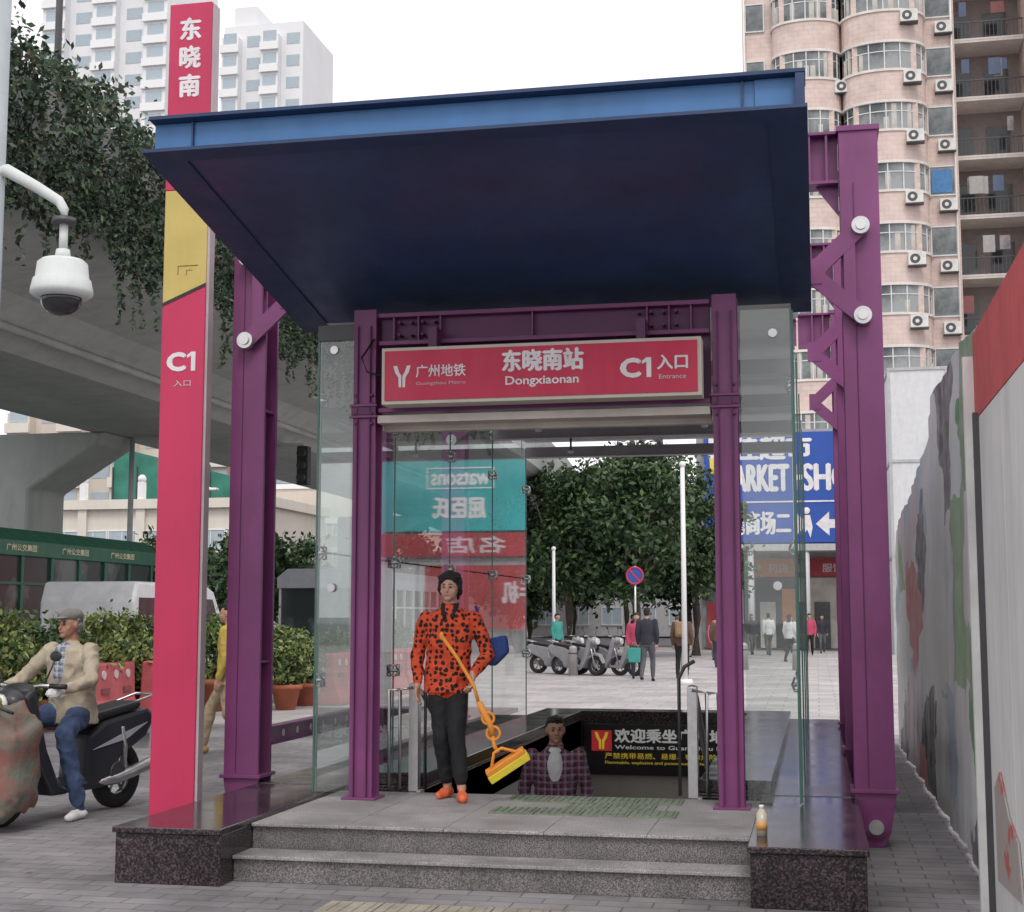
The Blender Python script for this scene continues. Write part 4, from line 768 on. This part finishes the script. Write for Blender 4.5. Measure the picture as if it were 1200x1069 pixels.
# ---------------------------------------------------------------- figures
class Fig:
    def __init__(s): s.p=[]
    def cap(s,a,b,r0,r1,m): s.p.append(('c',np.array(a,float),np.array(b,float),r0,r1,m)); return s
    def ell(s,c,r,m): s.p.append(('e',np.array(c,float),np.array(r,float),0,0,m)); return s
    def loft(s,l,m): s.p.append(('l',np.array(l,float),None,0,0,m)); return s
    def dist(s,p,P):
        k=p[0]
        if k=='c':
            a,b=p[1],p[2]; d=b-a; t=np.clip(((P-a)@d)/max(d@d,1e-9),0,1); return np.linalg.norm(P-a-t[:,None]*d,axis=1)-(p[3]+(p[4]-p[3])*t)
        if k=='e': return (np.linalg.norm((P-p[1])/p[2],axis=1)-1)*p[2].min()
        l=p[1]; z=P[:,2]; o=np.argsort(l[:,0]); l=l[o]; cx,cy,rx,ry=[np.interp(z,l[:,0],l[:,i]) for i in(1,2,3,4)]
        k=np.sqrt(((P[:,0]-cx)/rx)**2+((P[:,1]-cy)/ry)**2); return (k-1)*np.minimum(rx,ry)+np.maximum(0,np.maximum(l[0,0]-z,z-l[-1,0]))
    def build(s,name,voxel,noise=0.,nscale=12,parent=None,smooth=2,fold=0.):
        mb=MB(); g=skin
        for p in s.p:
            if p[0]=='c':
                a,b=Vector(p[1]),Vector(p[2]); d=b-a; L_=max(d.length,1e-4); q=d.to_track_quat('Z','Y') if d.length>1e-5 else Vector((0,0,1)).to_track_quat('Z','Y'); n=16; V=[]
                rows=[(-p[3]*math.cos(t),p[3]*math.sin(t)) for t in(0.01,.5,1.0,1.57)]+[(L_+p[4]*math.cos(t),p[4]*math.sin(t)) for t in(1.57,1.0,.5,.01)]
                for (z,r_) in rows:
                    for i in range(n): an=2*math.pi*i/n; V.append(a+q@Vector((r_*math.cos(an),r_*math.sin(an),z)))
                k=len(rows); mb.add(V,[(j*n+i,j*n+(i+1)%n,(j+1)*n+(i+1)%n,(j+1)*n+i) for j in range(k-1) for i in range(n)]+[tuple(range(n-1,-1,-1)),tuple((k-1)*n+i for i in range(n))],g)
            elif p[0]=='e': 
                c,r_=p[1],p[2]; n,k=20,12; V=[(c[0],c[1],c[2]+r_[2])]
                for j in range(1,k):
                    t=math.pi*j/k
                    for i in range(n): an=2*math.pi*i/n; V.append((c[0]+r_[0]*math.sin(t)*math.cos(an),c[1]+r_[1]*math.sin(t)*math.sin(an),c[2]+r_[2]*math.cos(t)))
                V.append((c[0],c[1],c[2]-r_[2])); e=len(V)-1
                F=[(0,1+i,1+(i+1)%n) for i in range(n)]+[(1+(j-1)*n+i,1+j*n+i,1+j*n+(i+1)%n,1+(j-1)*n+(i+1)%n) for j in range(1,k-1) for i in range(n)]+[(e,1+(k-2)*n+(i+1)%n,1+(k-2)*n+i) for i in range(n)]
                mb.add(V,F,g)
            else:
                n=28; l=p[1][np.argsort(p[1][:,0])]; V=[(r_[1]+r_[3]*math.cos(2*math.pi*i/n),r_[2]+r_[4]*math.sin(2*math.pi*i/n),r_[0]) for r_ in l for i in range(n)]; k=len(l)
                mb.add(V,[(j*n+i,j*n+(i+1)%n,(j+1)*n+(i+1)%n,(j+1)*n+i) for j in range(k-1) for i in range(n)]+[tuple(range(n-1,-1,-1)),tuple((k-1)*n+i for i in range(n))],g)
        me=mb.mesh(name); t=bpy.data.objects.new("t",me); COL.objects.link(t)
        rm=t.modifiers.new("r","REMESH"); rm.mode='VOXEL'; rm.voxel_size=voxel; rm.adaptivity=0
        if smooth: sm=t.modifiers.new("s","SMOOTH"); sm.factor=.5; sm.iterations=smooth
        dg=bpy.context.evaluated_depsgraph_get(); me2=bpy.data.meshes.new_from_object(t.evaluated_get(dg)); bpy.data.objects.remove(t); me2.name=name
        nf=len(me2.polygons); C_=np.empty(nf*3); me2.polygons.foreach_get("center",C_); C_=C_.reshape(-1,3)
        D=np.stack([s.dist(p,C_) for p in s.p]); idx=D.argmin(0); mats=[]
        for p in s.p:
            if p[5] not in mats: mats.append(p[5])
        me2.materials.clear()
        for m in mats: me2.materials.append(m)
        mi=np.array([mats.index(p[5]) for p in s.p])[idx]; me2.polygons.foreach_set("material_index",mi.astype(np.int32)); me2.polygons.foreach_set("use_smooth",np.ones(nf,bool))
        if noise or fold:
            nv=len(me2.vertices); co=np.empty(nv*3); me2.vertices.foreach_get("co",co); co=co.reshape(-1,3)
            nr=np.empty(nv*3); me2.vertices.foreach_get("normal",nr); nr=nr.reshape(-1,3); am=np.zeros(nv)
            if noise: am+=noise*np.array([mnoise.noise(Vector(c)*nscale) for c in co])
            if fold:
                bare=(skin,skind,lipm,eyem,glovem); cl=np.array([m not in bare for m in mats])
                nl=len(me2.loops); lv=np.empty(nl,np.int32); me2.loops.foreach_get("vertex_index",lv); lt_=np.empty(nf,np.int32); me2.polygons.foreach_get("loop_total",lt_)
                lc=np.repeat(cl[mi],lt_); vm=np.zeros(nv,bool); vm[lv[lc]]=True
                for i in np.nonzero(vm&(co[:,2]<1.5))[0]:
                    x,y,z=co[i]; am[i]+=fold*(-1.6*abs(mnoise.noise(Vector((x*11+z*5,y*11,z*9-x*6))))+.5+.5*mnoise.noise(Vector((x*6,y*6,z*6))))
            me2.vertices.foreach_set("co",(co+nr*am[:,None]).ravel())
        me2.update(); o=bpy.data.objects.new(name,me2); COL.objects.link(o)
        if parent: o.parent=parent
        return o
def hand(F,w,d,n,side,curl,m,s=1.):
    w=np.array(w,float); d=np.array(d,float); d/=np.linalg.norm(d); n=np.array(n,float); n-=d*(n@d); n/=np.linalg.norm(n); l=np.cross(d,n)*side
    F.cap(w-d*.02*s,w+d*.02*s,.026*s,.026*s,m)
    for i in range(4):
        o=(i-1.5)*.019*s; k=w+d*(.082-.004*abs(i-1))*s+l*o; F.cap(w+d*.015*s+l*o*.6,k,.014*s,.0125*s,m)
        ln=[.040,.046,.043,.034][i]*s; a=curl*.6; d1=d*math.cos(a)+n*math.sin(a); a2=curl*1.5; d2=d*math.cos(a2)+n*math.sin(a2)
        F.cap(k,k+d1*ln,.0105*s,.0095*s,m); F.cap(k+d1*ln,k+d1*ln+d2*ln*.8,.0095*s,.0085*s,m)
    t0=w+d*.025*s-l*.022*s; t1=t0+(d*.6-l*.75+n*.25)*.036*s; F.cap(t0,t1,.014*s,.0115*s,m); F.cap(t1,t1+(d*.8-l*.2+n*.5)*.032*s,.0115*s,.0095*s,m)
def person(label,loc,rz,Hh,shirt,pants,shoe,voxel=.008,sk=None,hairc=None,hair='short',arms=None,legs=None,dz=0.,hem=.86,inner=None,sleeve=1.,group=None,wide=1.,turn=0.,glove=None,curl=.5,fwd=0.,collar=None,ank=.1,legw=1.,fold=0.,hx=0.):
    s=Hh/1.7; sk=sk or skin; F=Fig(); hairc=hairc or hairm
    q=lambda p:(np.array(p,float)+np.array([0,0,dz]))*s
    A=arms or [((-.19,.0,1.40),(-.245,.02,1.12),(-.23,-.06,.87),(0,-.15,-1)),((.19,.0,1.40),(.245,.02,1.12),(.23,-.06,.87),(0,-.15,-1))]
    Lg=legs or [((-.085,0,.88),(-.10,-.02,.48),(-.10,.03,.08),(-.03,-1,0)),((.085,0,.88),(.10,-.02,.48),(.10,.0,.08),(.03,-1,0))]
    W=wide; f=fwd
    tor=[(hem,0,0,.176*W,.122*W),(hem+.1,0,0,.168*W,.120*W),(1.08,hx*.4,-.005+f*.3,.162*W,.117*W),(1.2,hx*.6,f*.6,.174*W,.124*W),(1.32,hx*.9,f*.8,.184*W,.115*W),(1.395,hx,f,.150*W,.095*W),(1.44,hx,f,.085,.075),(1.465,hx,f,.058,.058)]
    F.loft([((z+dz)*s,x*s,y*s,a*s,b*s) for z,x,y,a,b in tor],shirt)
    F.loft([((z+dz)*s,0,0,a*s,b*s) for z,a,b in((.80,.10,.09),(.84,.155,.11),(.92,.158,.112),(1.0,.145,.10))],pants)
    for i,(h,k,a,td) in enumerate(Lg):
        h,k,a=q(h),q(k),q(a); F.cap(h,k,.092*s*legw,.066*s*legw,pants); m=(k*2+a)/3; F.cap(k,m,.066*s*legw,.064*s*legw,pants); e=a+(k-a)*ank; F.cap(m,e,.063*s*legw,.050*s*legw,pants)
        F.cap(e,a,.036*s,.034*s,sk if ank>.12 else pants)
        td=np.array(td,float); td/=np.linalg.norm(td); ft=a+np.array([0,0,-.045*s])
        F.cap(ft-td*.03*s,ft+td*.07*s,.038*s,.036*s,shoe); F.cap(ft+td*.07*s+np.array([0,0,-.006*s]),ft+td*.15*s+np.array([0,0,-.01*s]),.038*s,.028*s,shoe)
    for i,(sh,el,wr,hd) in enumerate(A):
        sh,el,wr=q(sh),q(el),q(wr); sh=sh+np.array([hx*s,f*s,0]); F.cap(sh,el,.064*s,.053*s,shirt); F.cap(el,el+(wr-el)*.9*sleeve,.053*s,.041*s,shirt); F.cap(el,wr,.036*s,.027*s,glove or sk)
        side=1 if i==0 else -1
        hand(F,wr,hd,((1 if i==0 else -1),-.25,0),side,curl if not isinstance(curl,tuple) else curl[i],glove or sk,s)
    hc=q((hx*1.1,-.015+f*1.15,1.60)); 
    F.cap(q((hx,.012+f,1.42)),q((hx,.0+f,1.54)),.056*s,.052*s,sk)
    T_=lambda x,y,z: hc+np.array([ (x*math.cos(turn)-y*math.sin(turn)), (x*math.sin(turn)+y*math.cos(turn)), z])*s
    F.ell(hc+np.array([0,.005,.015])*s,(.076*s,.092*s,.092*s),sk); F.ell(T_(0,-.028,-.042),(.060*s,.062*s,.062*s),sk); F.ell(T_(0,-.068,-.088),(.026*s,.022*s,.018*s),sk)
    F.cap(T_(0,-.084,.008),T_(0,-.102,-.028),.009*s,.0135*s,sk); F.ell(T_(0,-.088,-.058),(.020*s,.008*s,.006*s),lipm)
    for e in(-1,1):
        F.ell(T_(e*.030,-.0865,.004),(.010*s,.006*s,.0045*s),eyem); F.ell(T_(e*.077,.0,-.005),(.010*s,.020*s,.032*s),sk); F.cap(T_(e*.018,-.089,.024),T_(e*.042,-.081,.024),.004*s,.003*s,eyem); F.ell(T_(e*.04,-.055,-.03),(.022*s,.02*s,.022*s),sk)
    if inner: F.ell(q((hx,-.108*W+f*.8,1.30)),(.060*s,.030*s,.15*s),inner); F.ell(q((hx,-.072+f,1.425)),(.055*s,.03*s,.03*s),inner)
    if collar: 
        for e in(-1,1): F.cap(q((hx+e*.05,-.04+f,1.46)),q((hx+e*.03,-.115+f,1.37)),.018*s,.012*s,collar)
        F.cap(q((hx-.045,.03+f,1.47)),q((hx+.045,.03+f,1.47)),.024*s,.024*s,collar)
    o=F.build("person",voxel,fold=fold); o.location=loc; o.rotation_euler=(0,0,rz); tag(o,label,"person",group)
    Hf=Fig()
    if hair in('short','cap'): Hf.ell(T_(0,.022,.040),(.081*s,.092*s,.085*s),hairc).ell(T_(0,.045,-.01),(.076*s,.062*s,.075*s),hairc).ell(T_(0,-.03,.083),(.058*s,.055*s,.035*s),hairc)
    elif hair=='full':
        Hf.ell(T_(0,.022,.043),(.090*s,.098*s,.090*s),hairc).ell(T_(0,.05,-.02),(.086*s,.062*s,.085*s),hairc).ell(T_(0.01,-.04,.085),(.066*s,.05*s,.036*s),hairc)
        Hf.ell(T_(-.078,.0,.005),(.020*s,.040*s,.058*s),hairc).ell(T_(.080,.0,.01),(.020*s,.042*s,.052*s),hairc); Hf.ell(T_(.045,-.062,.074),(.036*s,.03*s,.024*s),hairc).ell(T_(-.05,-.055,.070),(.028*s,.028*s,.028*s),hairc)
    elif hair=='long': Hf.ell(T_(0,.022,.042),(.086*s,.096*s,.09*s),hairc).ell(T_(0,.065,-.09),(.075*s,.05*s,.15*s),hairc)
    Hf.build("hair",max(voxel*.9,.006),noise=.012 if voxel<.01 else .01,nscale=45,parent=o,smooth=1)
    if hair=='cap':
        K_=Fig(); K_.ell(T_(0,.012,.072),(.092*s,.106*s,.062*s),capm).ell(T_(0,-.105,.052),(.062*s,.052*s,.010*s),capm); K_.build("cap",.0065,parent=o)
    return o
sweater=dotmat("spotted_sweater",(.62,.07,.022),(.014,.01,.01),27,.42)
bk=M("black_trousers",(.009,.009,.011),.85,bump=.5,bscale=14); orsh=M("orange_shoe",(.72,.14,.05),.6); jeans=M("blue_jeans",(.05,.08,.16),.9,bump=.5,bscale=16,var=.3,scale=12)
kh=M("beige_jacket",(.42,.36,.27),.85,bump=.6,bscale=12,var=.15,scale=9); plaid1=plaidmat("blue_plaid",(.35,.38,.42),(.10,.13,.22),(.6,.6,.6),6); plaid2=plaidmat("dark_plaid",(.05,.02,.045),(.32,.25,.30),(.26,.05,.10),5.5)
wtee=M("white_tee",(.66,.66,.66),.8,bump=.6,bscale=14); tan=M("tan_trousers",(.33,.26,.17),.85,bump=.8,bscale=12); yj=M("yellow_jacket",(.50,.36,.07),.8,bump=.8,bscale=12,var=.2,scale=8); brs=M("brown_shoe",(.30,.17,.06),.6); wsh=M("white_shoe",(.7,.7,.7),.6)
armsW=[((-.19,0,1.36),(-.245,.05,1.08),(-.235,-.04,.86),(.0,-.15,-1)),((.19,0,1.36),(.305,.02,1.09),(.205,-.19,.93),(.05,-.35,-1))]
legsW=[((-.07,0,.86),(-.045,-.06,.48),(-.005,.04,.085),(-.35,-1,0)),((.075,0,.86),(.080,-.12,.50),(.125,-.16,.085),(.15,-1,0))]
WX,WY=-2.53,9.93
person("woman in orange black spotted sweater carrying a yellow mop",(WX,WY,.30),R(8),1.54,sweater,bk,orsh,voxel=.0062,hair='full',arms=armsW,legs=legsW,hem=.80,sleeve=.95,collar=bk,curl=(.4,1.15),wide=1.05,ank=.16,legw=.98,turn=-.18,fold=.010,hx=.012)
mo=thing("mop","orange handled mop with yellow sponge head","mop",(WX,WY,.30),R(8))
ory=M("mop_orange",(.80,.30,.04),.5,dirt=.2); yy_=M("mop_yellow",(.78,.62,.05),.6,dirt=.2)
MB().tube([(-.02,-.20,1.11),(.09,-.215,.96),(.20,-.22,.78),(.235,-.22,.66)],.0125,ory,10).ell((-.024,-.20,1.115),(.016,.016,.03),ory).obj("handle",mo)
mb=MB(); mb.tube([(.235,-.22,.67),(.27,-.22,.60),(.31,-.23,.53),(.33,-.23,.45)],[.02,.026,.02,.024],ory,10); mb.torus((.30,-.23,.56),'y',.040,.010,ory,16,6); mb.torus((.335,-.23,.46),'y',.045,.010,ory,16,6); mb.tube([(.33,-.23,.45),(.34,-.23,.38),(.37,-.24,.33)],.015,ory,8); mb.obj("squeeze_lever",mo)
mb=MB(); mb.box(-.15,.15,-.04,.04,-.012,.02,ory); mb.box(-.155,.155,-.045,.045,-.065,-.0125,yy_); mb.tube([(-.1,0,.02),(-.03,0,.10),(.03,0,.10),(.1,0,.02)],.012,ory,8); h=mb.obj("mop_head",mo,bevel=.01); h.location=(.42,-.25,.27); h.rotation_euler=(R(18),R(-33),0)
bgm=M("blue_bag",(.02,.05,.20),.8,bump=.8,bscale=12); T=thing("shoulder_bag","dark blue cloth shoulder bag hanging behind the elbow","bag",(WX+.31,WY+.12,.28)); MB().prism([(-.10,1.10),(.08,1.14),(.10,1.02),(.0,.92),(-.1,.94)],'y',-.04,.04,bgm).obj("body",T,bevel=.02); MB().tube([(-.06,-.0,1.1),(-.1,-.06,1.25),(-.13,-.05,1.34)],.012,bgm,8).obj("strap",T)
armsM=[((-.2,0,1.38),(-.27,.03,1.10),(-.24,-.08,.86),(0,-.2,-1)),((.2,0,1.38),(.27,.03,1.10),(.24,-.08,.86),(0,-.2,-1))]
person("man in dark plaid shirt over white tee climbing the stairs",(-2.22,12.45,-1.02),R(8),1.70,plaid2,bk,brs,voxel=.008,sk=skind,arms=armsM,inner=wtee,hem=.80,wide=1.12,fold=.010,turn=.15,collar=plaid2)
legsP=[((-.085,0,.88),(-.10,-.22,.52),(-.10,-.30,.10),(0,-1,-.1)),((.085,0,.88),(.09,.02,.48),(.09,.28,.14),(0,-1,-.4))]
person("person in yellow jacket and tan trousers walking along pavement",(-6.50,15.5,0),R(-80),1.68,yj,tan,brs,voxel=.011,legs=legsP,hem=.80,fold=.012)
armsR=[((-.2,0,1.40),(-.36,-.20,1.17),(-.31,-.46,1.10),(-.0,-1,-.15)),((.2,0,1.40),(.36,-.20,1.17),(.31,-.46,1.10),(.0,-1,-.15))]
legsR=[((-.09,0,.90),(-.20,-.42,.84),(-.17,-.38,.42),(0,-1,0)),((.09,0,.90),(.24,-.36,.76),(.30,-.22,.19),(.1,-1,0))]
RZ=R(-14); RL=(-5.80,10.72,0)
person("older man in grey cap and beige jacket riding a scooter",RL,RZ,1.68,kh,jeans,wsh,voxel=.0075,sk=skind,hairc=hairg,hair='cap',arms=armsR,legs=legsR,dz=-.10,hem=.82,inner=plaid1,glove=glovem,wide=1.26,curl=1.1,fwd=-.05,turn=-.1,legw=1.1,fold=.014)
def scooter(label,loc,rz,bodym,group=None):
    S=thing("motor_scooter",label,"motor scooter",loc,rz,group)
    wheel(S,0,-.66,.26,.26,.09); wheel(S,0,.60,.26,.26,.10)
    MB().tube([(.07,-.66,.26),(.07,-.56,.62),(.03,-.46,.85)],.022,steel,8).tube([(-.07,-.66,.26),(-.07,-.56,.62),(-.03,-.46,.85)],.022,steel,8).obj("fork",S)
    MB().prism([(-.93,.33),(-.80,.56),(-.62,.60),(-.42,.46),(-.45,.43),(-.62,.54),(-.79,.50),(-.9,.32)],'x',-.07,.07,bodym).obj("mudguard",S,bevel=.01)
    mb=MB(); mb.prism([(-.60,.95),(-.50,1.02),(-.36,.55),(-.22,.28),(-.12,.24),(-.10,.19),(-.3,.19),(-.46,.45)],'x',-.17,.17,bodym); mb.obj("leg_shield",S,bevel=.03)
    mb=MB(); mb.prism([(-.12,.19),(-.12,.26),(.08,.28),(.12,.62),(.30,.72),(.82,.80),(.92,.72),(.80,.56),(.50,.42),(.36,.24),(.30,.19)],'x',-.15,.15,bodym); mb.obj("body",S,bevel=.04)
    MB().prism([(-.02,.68),(.02,.76),(.30,.80),(.72,.86),(.74,.82),(.70,.79),(.3,.73),(.06,.66)],'x',-.14,.14,black).obj("seat",S,bevel=.03)
    MB().ell((0,-.60,.90),(.16,.12,.11),bodym).ell((0,-.50,.98),(.17,.10,.07),black).obj("handlebar_cover",S)
    MB().cyl((0,-.73,.89),(0,-.69,.89),.075,.085,M("lamp_lens",(.75,.75,.72),.1),16).obj("headlight",S)
    MB().tube([(-.34,-.40,1.02),(-.18,-.47,1.03),(0,-.48,1.0),(.18,-.47,1.03),(.34,-.40,1.02)],.016,steel,8).obj("handlebar",S)
    for e in(-1,1):
        MB().cyl((e*.24,-.44,1.025),(e*.36,-.39,1.02),.021,.021,black,10).obj("grip",S); m=MB(); m.tube([(e*.2,-.46,1.03),(e*.27,-.46,1.16),(e*.29,-.45,1.22)],.007,dsteel,6).ell((e*.30,-.45,1.25),(.06,.012,.04),black); m.obj("mirror",S)
    MB().tube([(.12,.2,.24),(.14,.45,.25),(.15,.85,.34)],[.025,.045,.05],steel,10).obj("exhaust",S)
    MB().tube([(.1,.62,.83),(.11,.95,.90),(-.11,.95,.90),(-.1,.62,.83)],.012,steel,8).obj("rear_rack",S); MB().box(-.07,.07,.86,.90,.66,.72,M("lamp_red",(.5,.02,.02),.3)).obj("tail_light",S); MB().box(-.09,.09,.90,.91,.45,.58,white).obj("number_plate",S)
    MB().prism([(.15,.50),(.55,.62),(.8,.68),(.55,.56)],'x',.15,.156,M("scooter_stripe",(.45,.45,.5),.4)).obj("side_stripe",S)
    MB().box(-.12,.12,.10,.50,.20,.42,M("engine_grey",(.12,.12,.125),.5,metal=.6,var=.3,scale=20)).cyl((-.16,.45,.30),(.16,.45,.30),.09,.09,dsteel,16).tube([(.1,.58,.30),(.16,.52,.5),(.14,.5,.66)],.022,steel,8).obj("engine",S,bevel=.01)
    return S
sb=M("scooter_black",(.02,.022,.032),.4,coat=.3,dirt=.45)
scooter("dark loaded motor scooter carrying bags on the street",(RL[0],RL[1]-.12,0),RZ,sb)
sg2=M("scooter_silver",(.30,.30,.32),.35)
p2=scooter("silver parked motor scooter on the plaza",(-6.25,38.3,0),R(60),sg2,"scooters parked on the plaza")
for (x,y,a) in((-5.7,38.4,70),(-5.2,38.3,55),(-6.9,39.2,75)): clone(p2,(x,y,0),R(a))
def blob(name,par,c,r,m,amp,sc,boxy=.5):
    n,k=44,30; V=[]
    for j in range(k+1):
        t=math.pi*j/k
        for i in range(n):
            a=2*math.pi*i/n; v=[math.sin(t)*math.cos(a),math.sin(t)*math.sin(a),math.cos(t)]; v=[math.copysign(abs(x)**boxy,x) for x in v]
            P_=Vector((v[0]*r[0],v[1]*r[1],v[2]*r[2])); P_*=1+amp*mnoise.noise(P_*sc+Vector(c))+amp*.5*abs(mnoise.noise(P_*sc*2.5)); V.append(P_+Vector(c))
    return MB().add(V,[(j*n+i,(j+1)*n+i,(j+1)*n+(i+1)%n,j*n+(i+1)%n) for j in range(k) for i in range(n)],m,True).obj(name,par)
T=thing("cargo_sack","faded red and green woven sack strapped to the scooter","sack",(-5.78,9.75,0),RZ)
blob("sack_body",T,(0,0,.50),(.20,.17,.37),M("sack_cloth",(.24,.10,.08),.85,scale=2.6,col2=(.15,.16,.13),thr=(.42,.56),bump=1,bscale=9),.28,6,.6); MB().tube([(-.2,-.17,.88),(0,-.19,.92),(.2,-.17,.86)],.012,black,6).obj("strap",T)
T=thing("mesh_bag","yellow mesh bag on top of the sack","bag",(-5.98,9.62,0),RZ); blob("bag_body",T,(0,0,.88),(.20,.14,.10),M("bag_yellow",(.62,.50,.10),.8,scale=14,col2=(.30,.33,.10),thr=(.45,.55),bump=.9,bscale=30),.3,8,.8); MB().tube([(-.1,0,.97),(-.04,0,1.04),(.06,0,1.03),(.1,0,.96)],.008,black,6).obj("handle",T)
T=thing("cargo_sack","grey green sack hanging low beside the wheel","sack",(-6.12,9.78,0),RZ); blob("sack_body",T,(0,0,.42),(.18,.16,.32),M("sack_grey",(.17,.18,.15),.85,bump=1,bscale=9,var=.3),.25,6,.7); MB().tube([(-.08,0,.72),(0,0,.82),(.08,0,.72)],.01,black,6).obj("strap",T)
rd=M("red_shirt",(.45,.06,.12),.8); tl=M("teal_shirt",(.05,.30,.27),.8); nv=M("navy_coat",(.03,.03,.045),.8); br=M("brown_coat",(.12,.07,.05),.8); pk=M("pink_shirt",(.55,.12,.22),.8); gy=M("grey_trouser",(.10,.10,.11),.8)
CR="people walking on the plaza"
lw_=[((-.085,0,.88),(-.10,-.16,.50),(-.10,-.14,.08),(0,-1,0)),((.085,0,.88),(.10,-.02,.48),(.10,.20,.12),(0,-1,0))]
for (x,y,a,h,sh,pa,hr_,lab) in((-8.05,45.5,60,1.62,tl,nv,'short',"person in teal shirt and dark trousers walking"),(-4.0,35,175,1.74,nv,gy,'short',"person in dark coat seen from behind carrying bag"),(-4.45,36.6,10,1.62,rd,nv,'long',"person in red top and dark trousers walking"),(-3.25,35.9,180,1.66,br,bk,'long',"person in brown coat with backpack walking away"),(-3.6,52.5,20,1.45,pk,gy,'short',"child in pink shirt walking on plaza"),(-1.9,59,200,1.65,wtee,gy,'short',"person in white shirt walking to the shops"),(-2.6,60,30,1.62,nv,gy,'long',"person in navy coat and grey trousers walking"),(-5.0,56,100,1.66,gy,nv,'short',"person in grey shirt and dark trousers walking"),(-.3,58,0,1.64,rd,bk,'short',"person in red shirt standing near the shops"),(-2.9,44,190,1.6,br,nv,'short',"person in brown jacket walking across plaza"),(-.9,50,150,1.6,wtee,nv,'long',"person in white top and navy trousers walking"),(-7.2,58,90,1.6,nv,nv,'short',"person in dark clothes near the trees"),(-5.8,62,40,1.6,wtee,bk,'long',"person in white top and black trousers under trees"),(.2,63,10,1.6,nv,gy,'short',"person in navy top near the shopfronts"),(-1.2,64,80,1.62,br,gy,'short',"person in brown top passing the shopfronts")):
    person(lab,(x,y,0),R(a),h,sh,pa,bk,voxel=.022,hair=hr_,legs=lw_,group=CR)
T=thing("backpack","small tan backpack worn on the brown coat","backpack",(-3.25,35.72,0)); MB().box(-.14,.14,-.12,.0,1.05,1.42,M("pack_tan",(.30,.20,.10),.8)).obj("body",T,bevel=.04); MB().box(-.1,.1,-.16,-.121,1.1,1.25,MATS["pack_tan"]).obj("pocket",T,bevel=.02)
T=thing("shopping_bag","teal shopping bag carried by the dark coated person","bag",(-4.3,34.9,0)); MB().prism([(-.14,.45),(.14,.45),(.16,.80),(-.16,.80)],'y',-.06,.06,tl).obj("body",T,bevel=.02); MB().tube([(-.08,0,.80),(-.04,0,.92),(.04,0,.92),(.08,0,.80)],.008,tl,6).obj("handle",T)
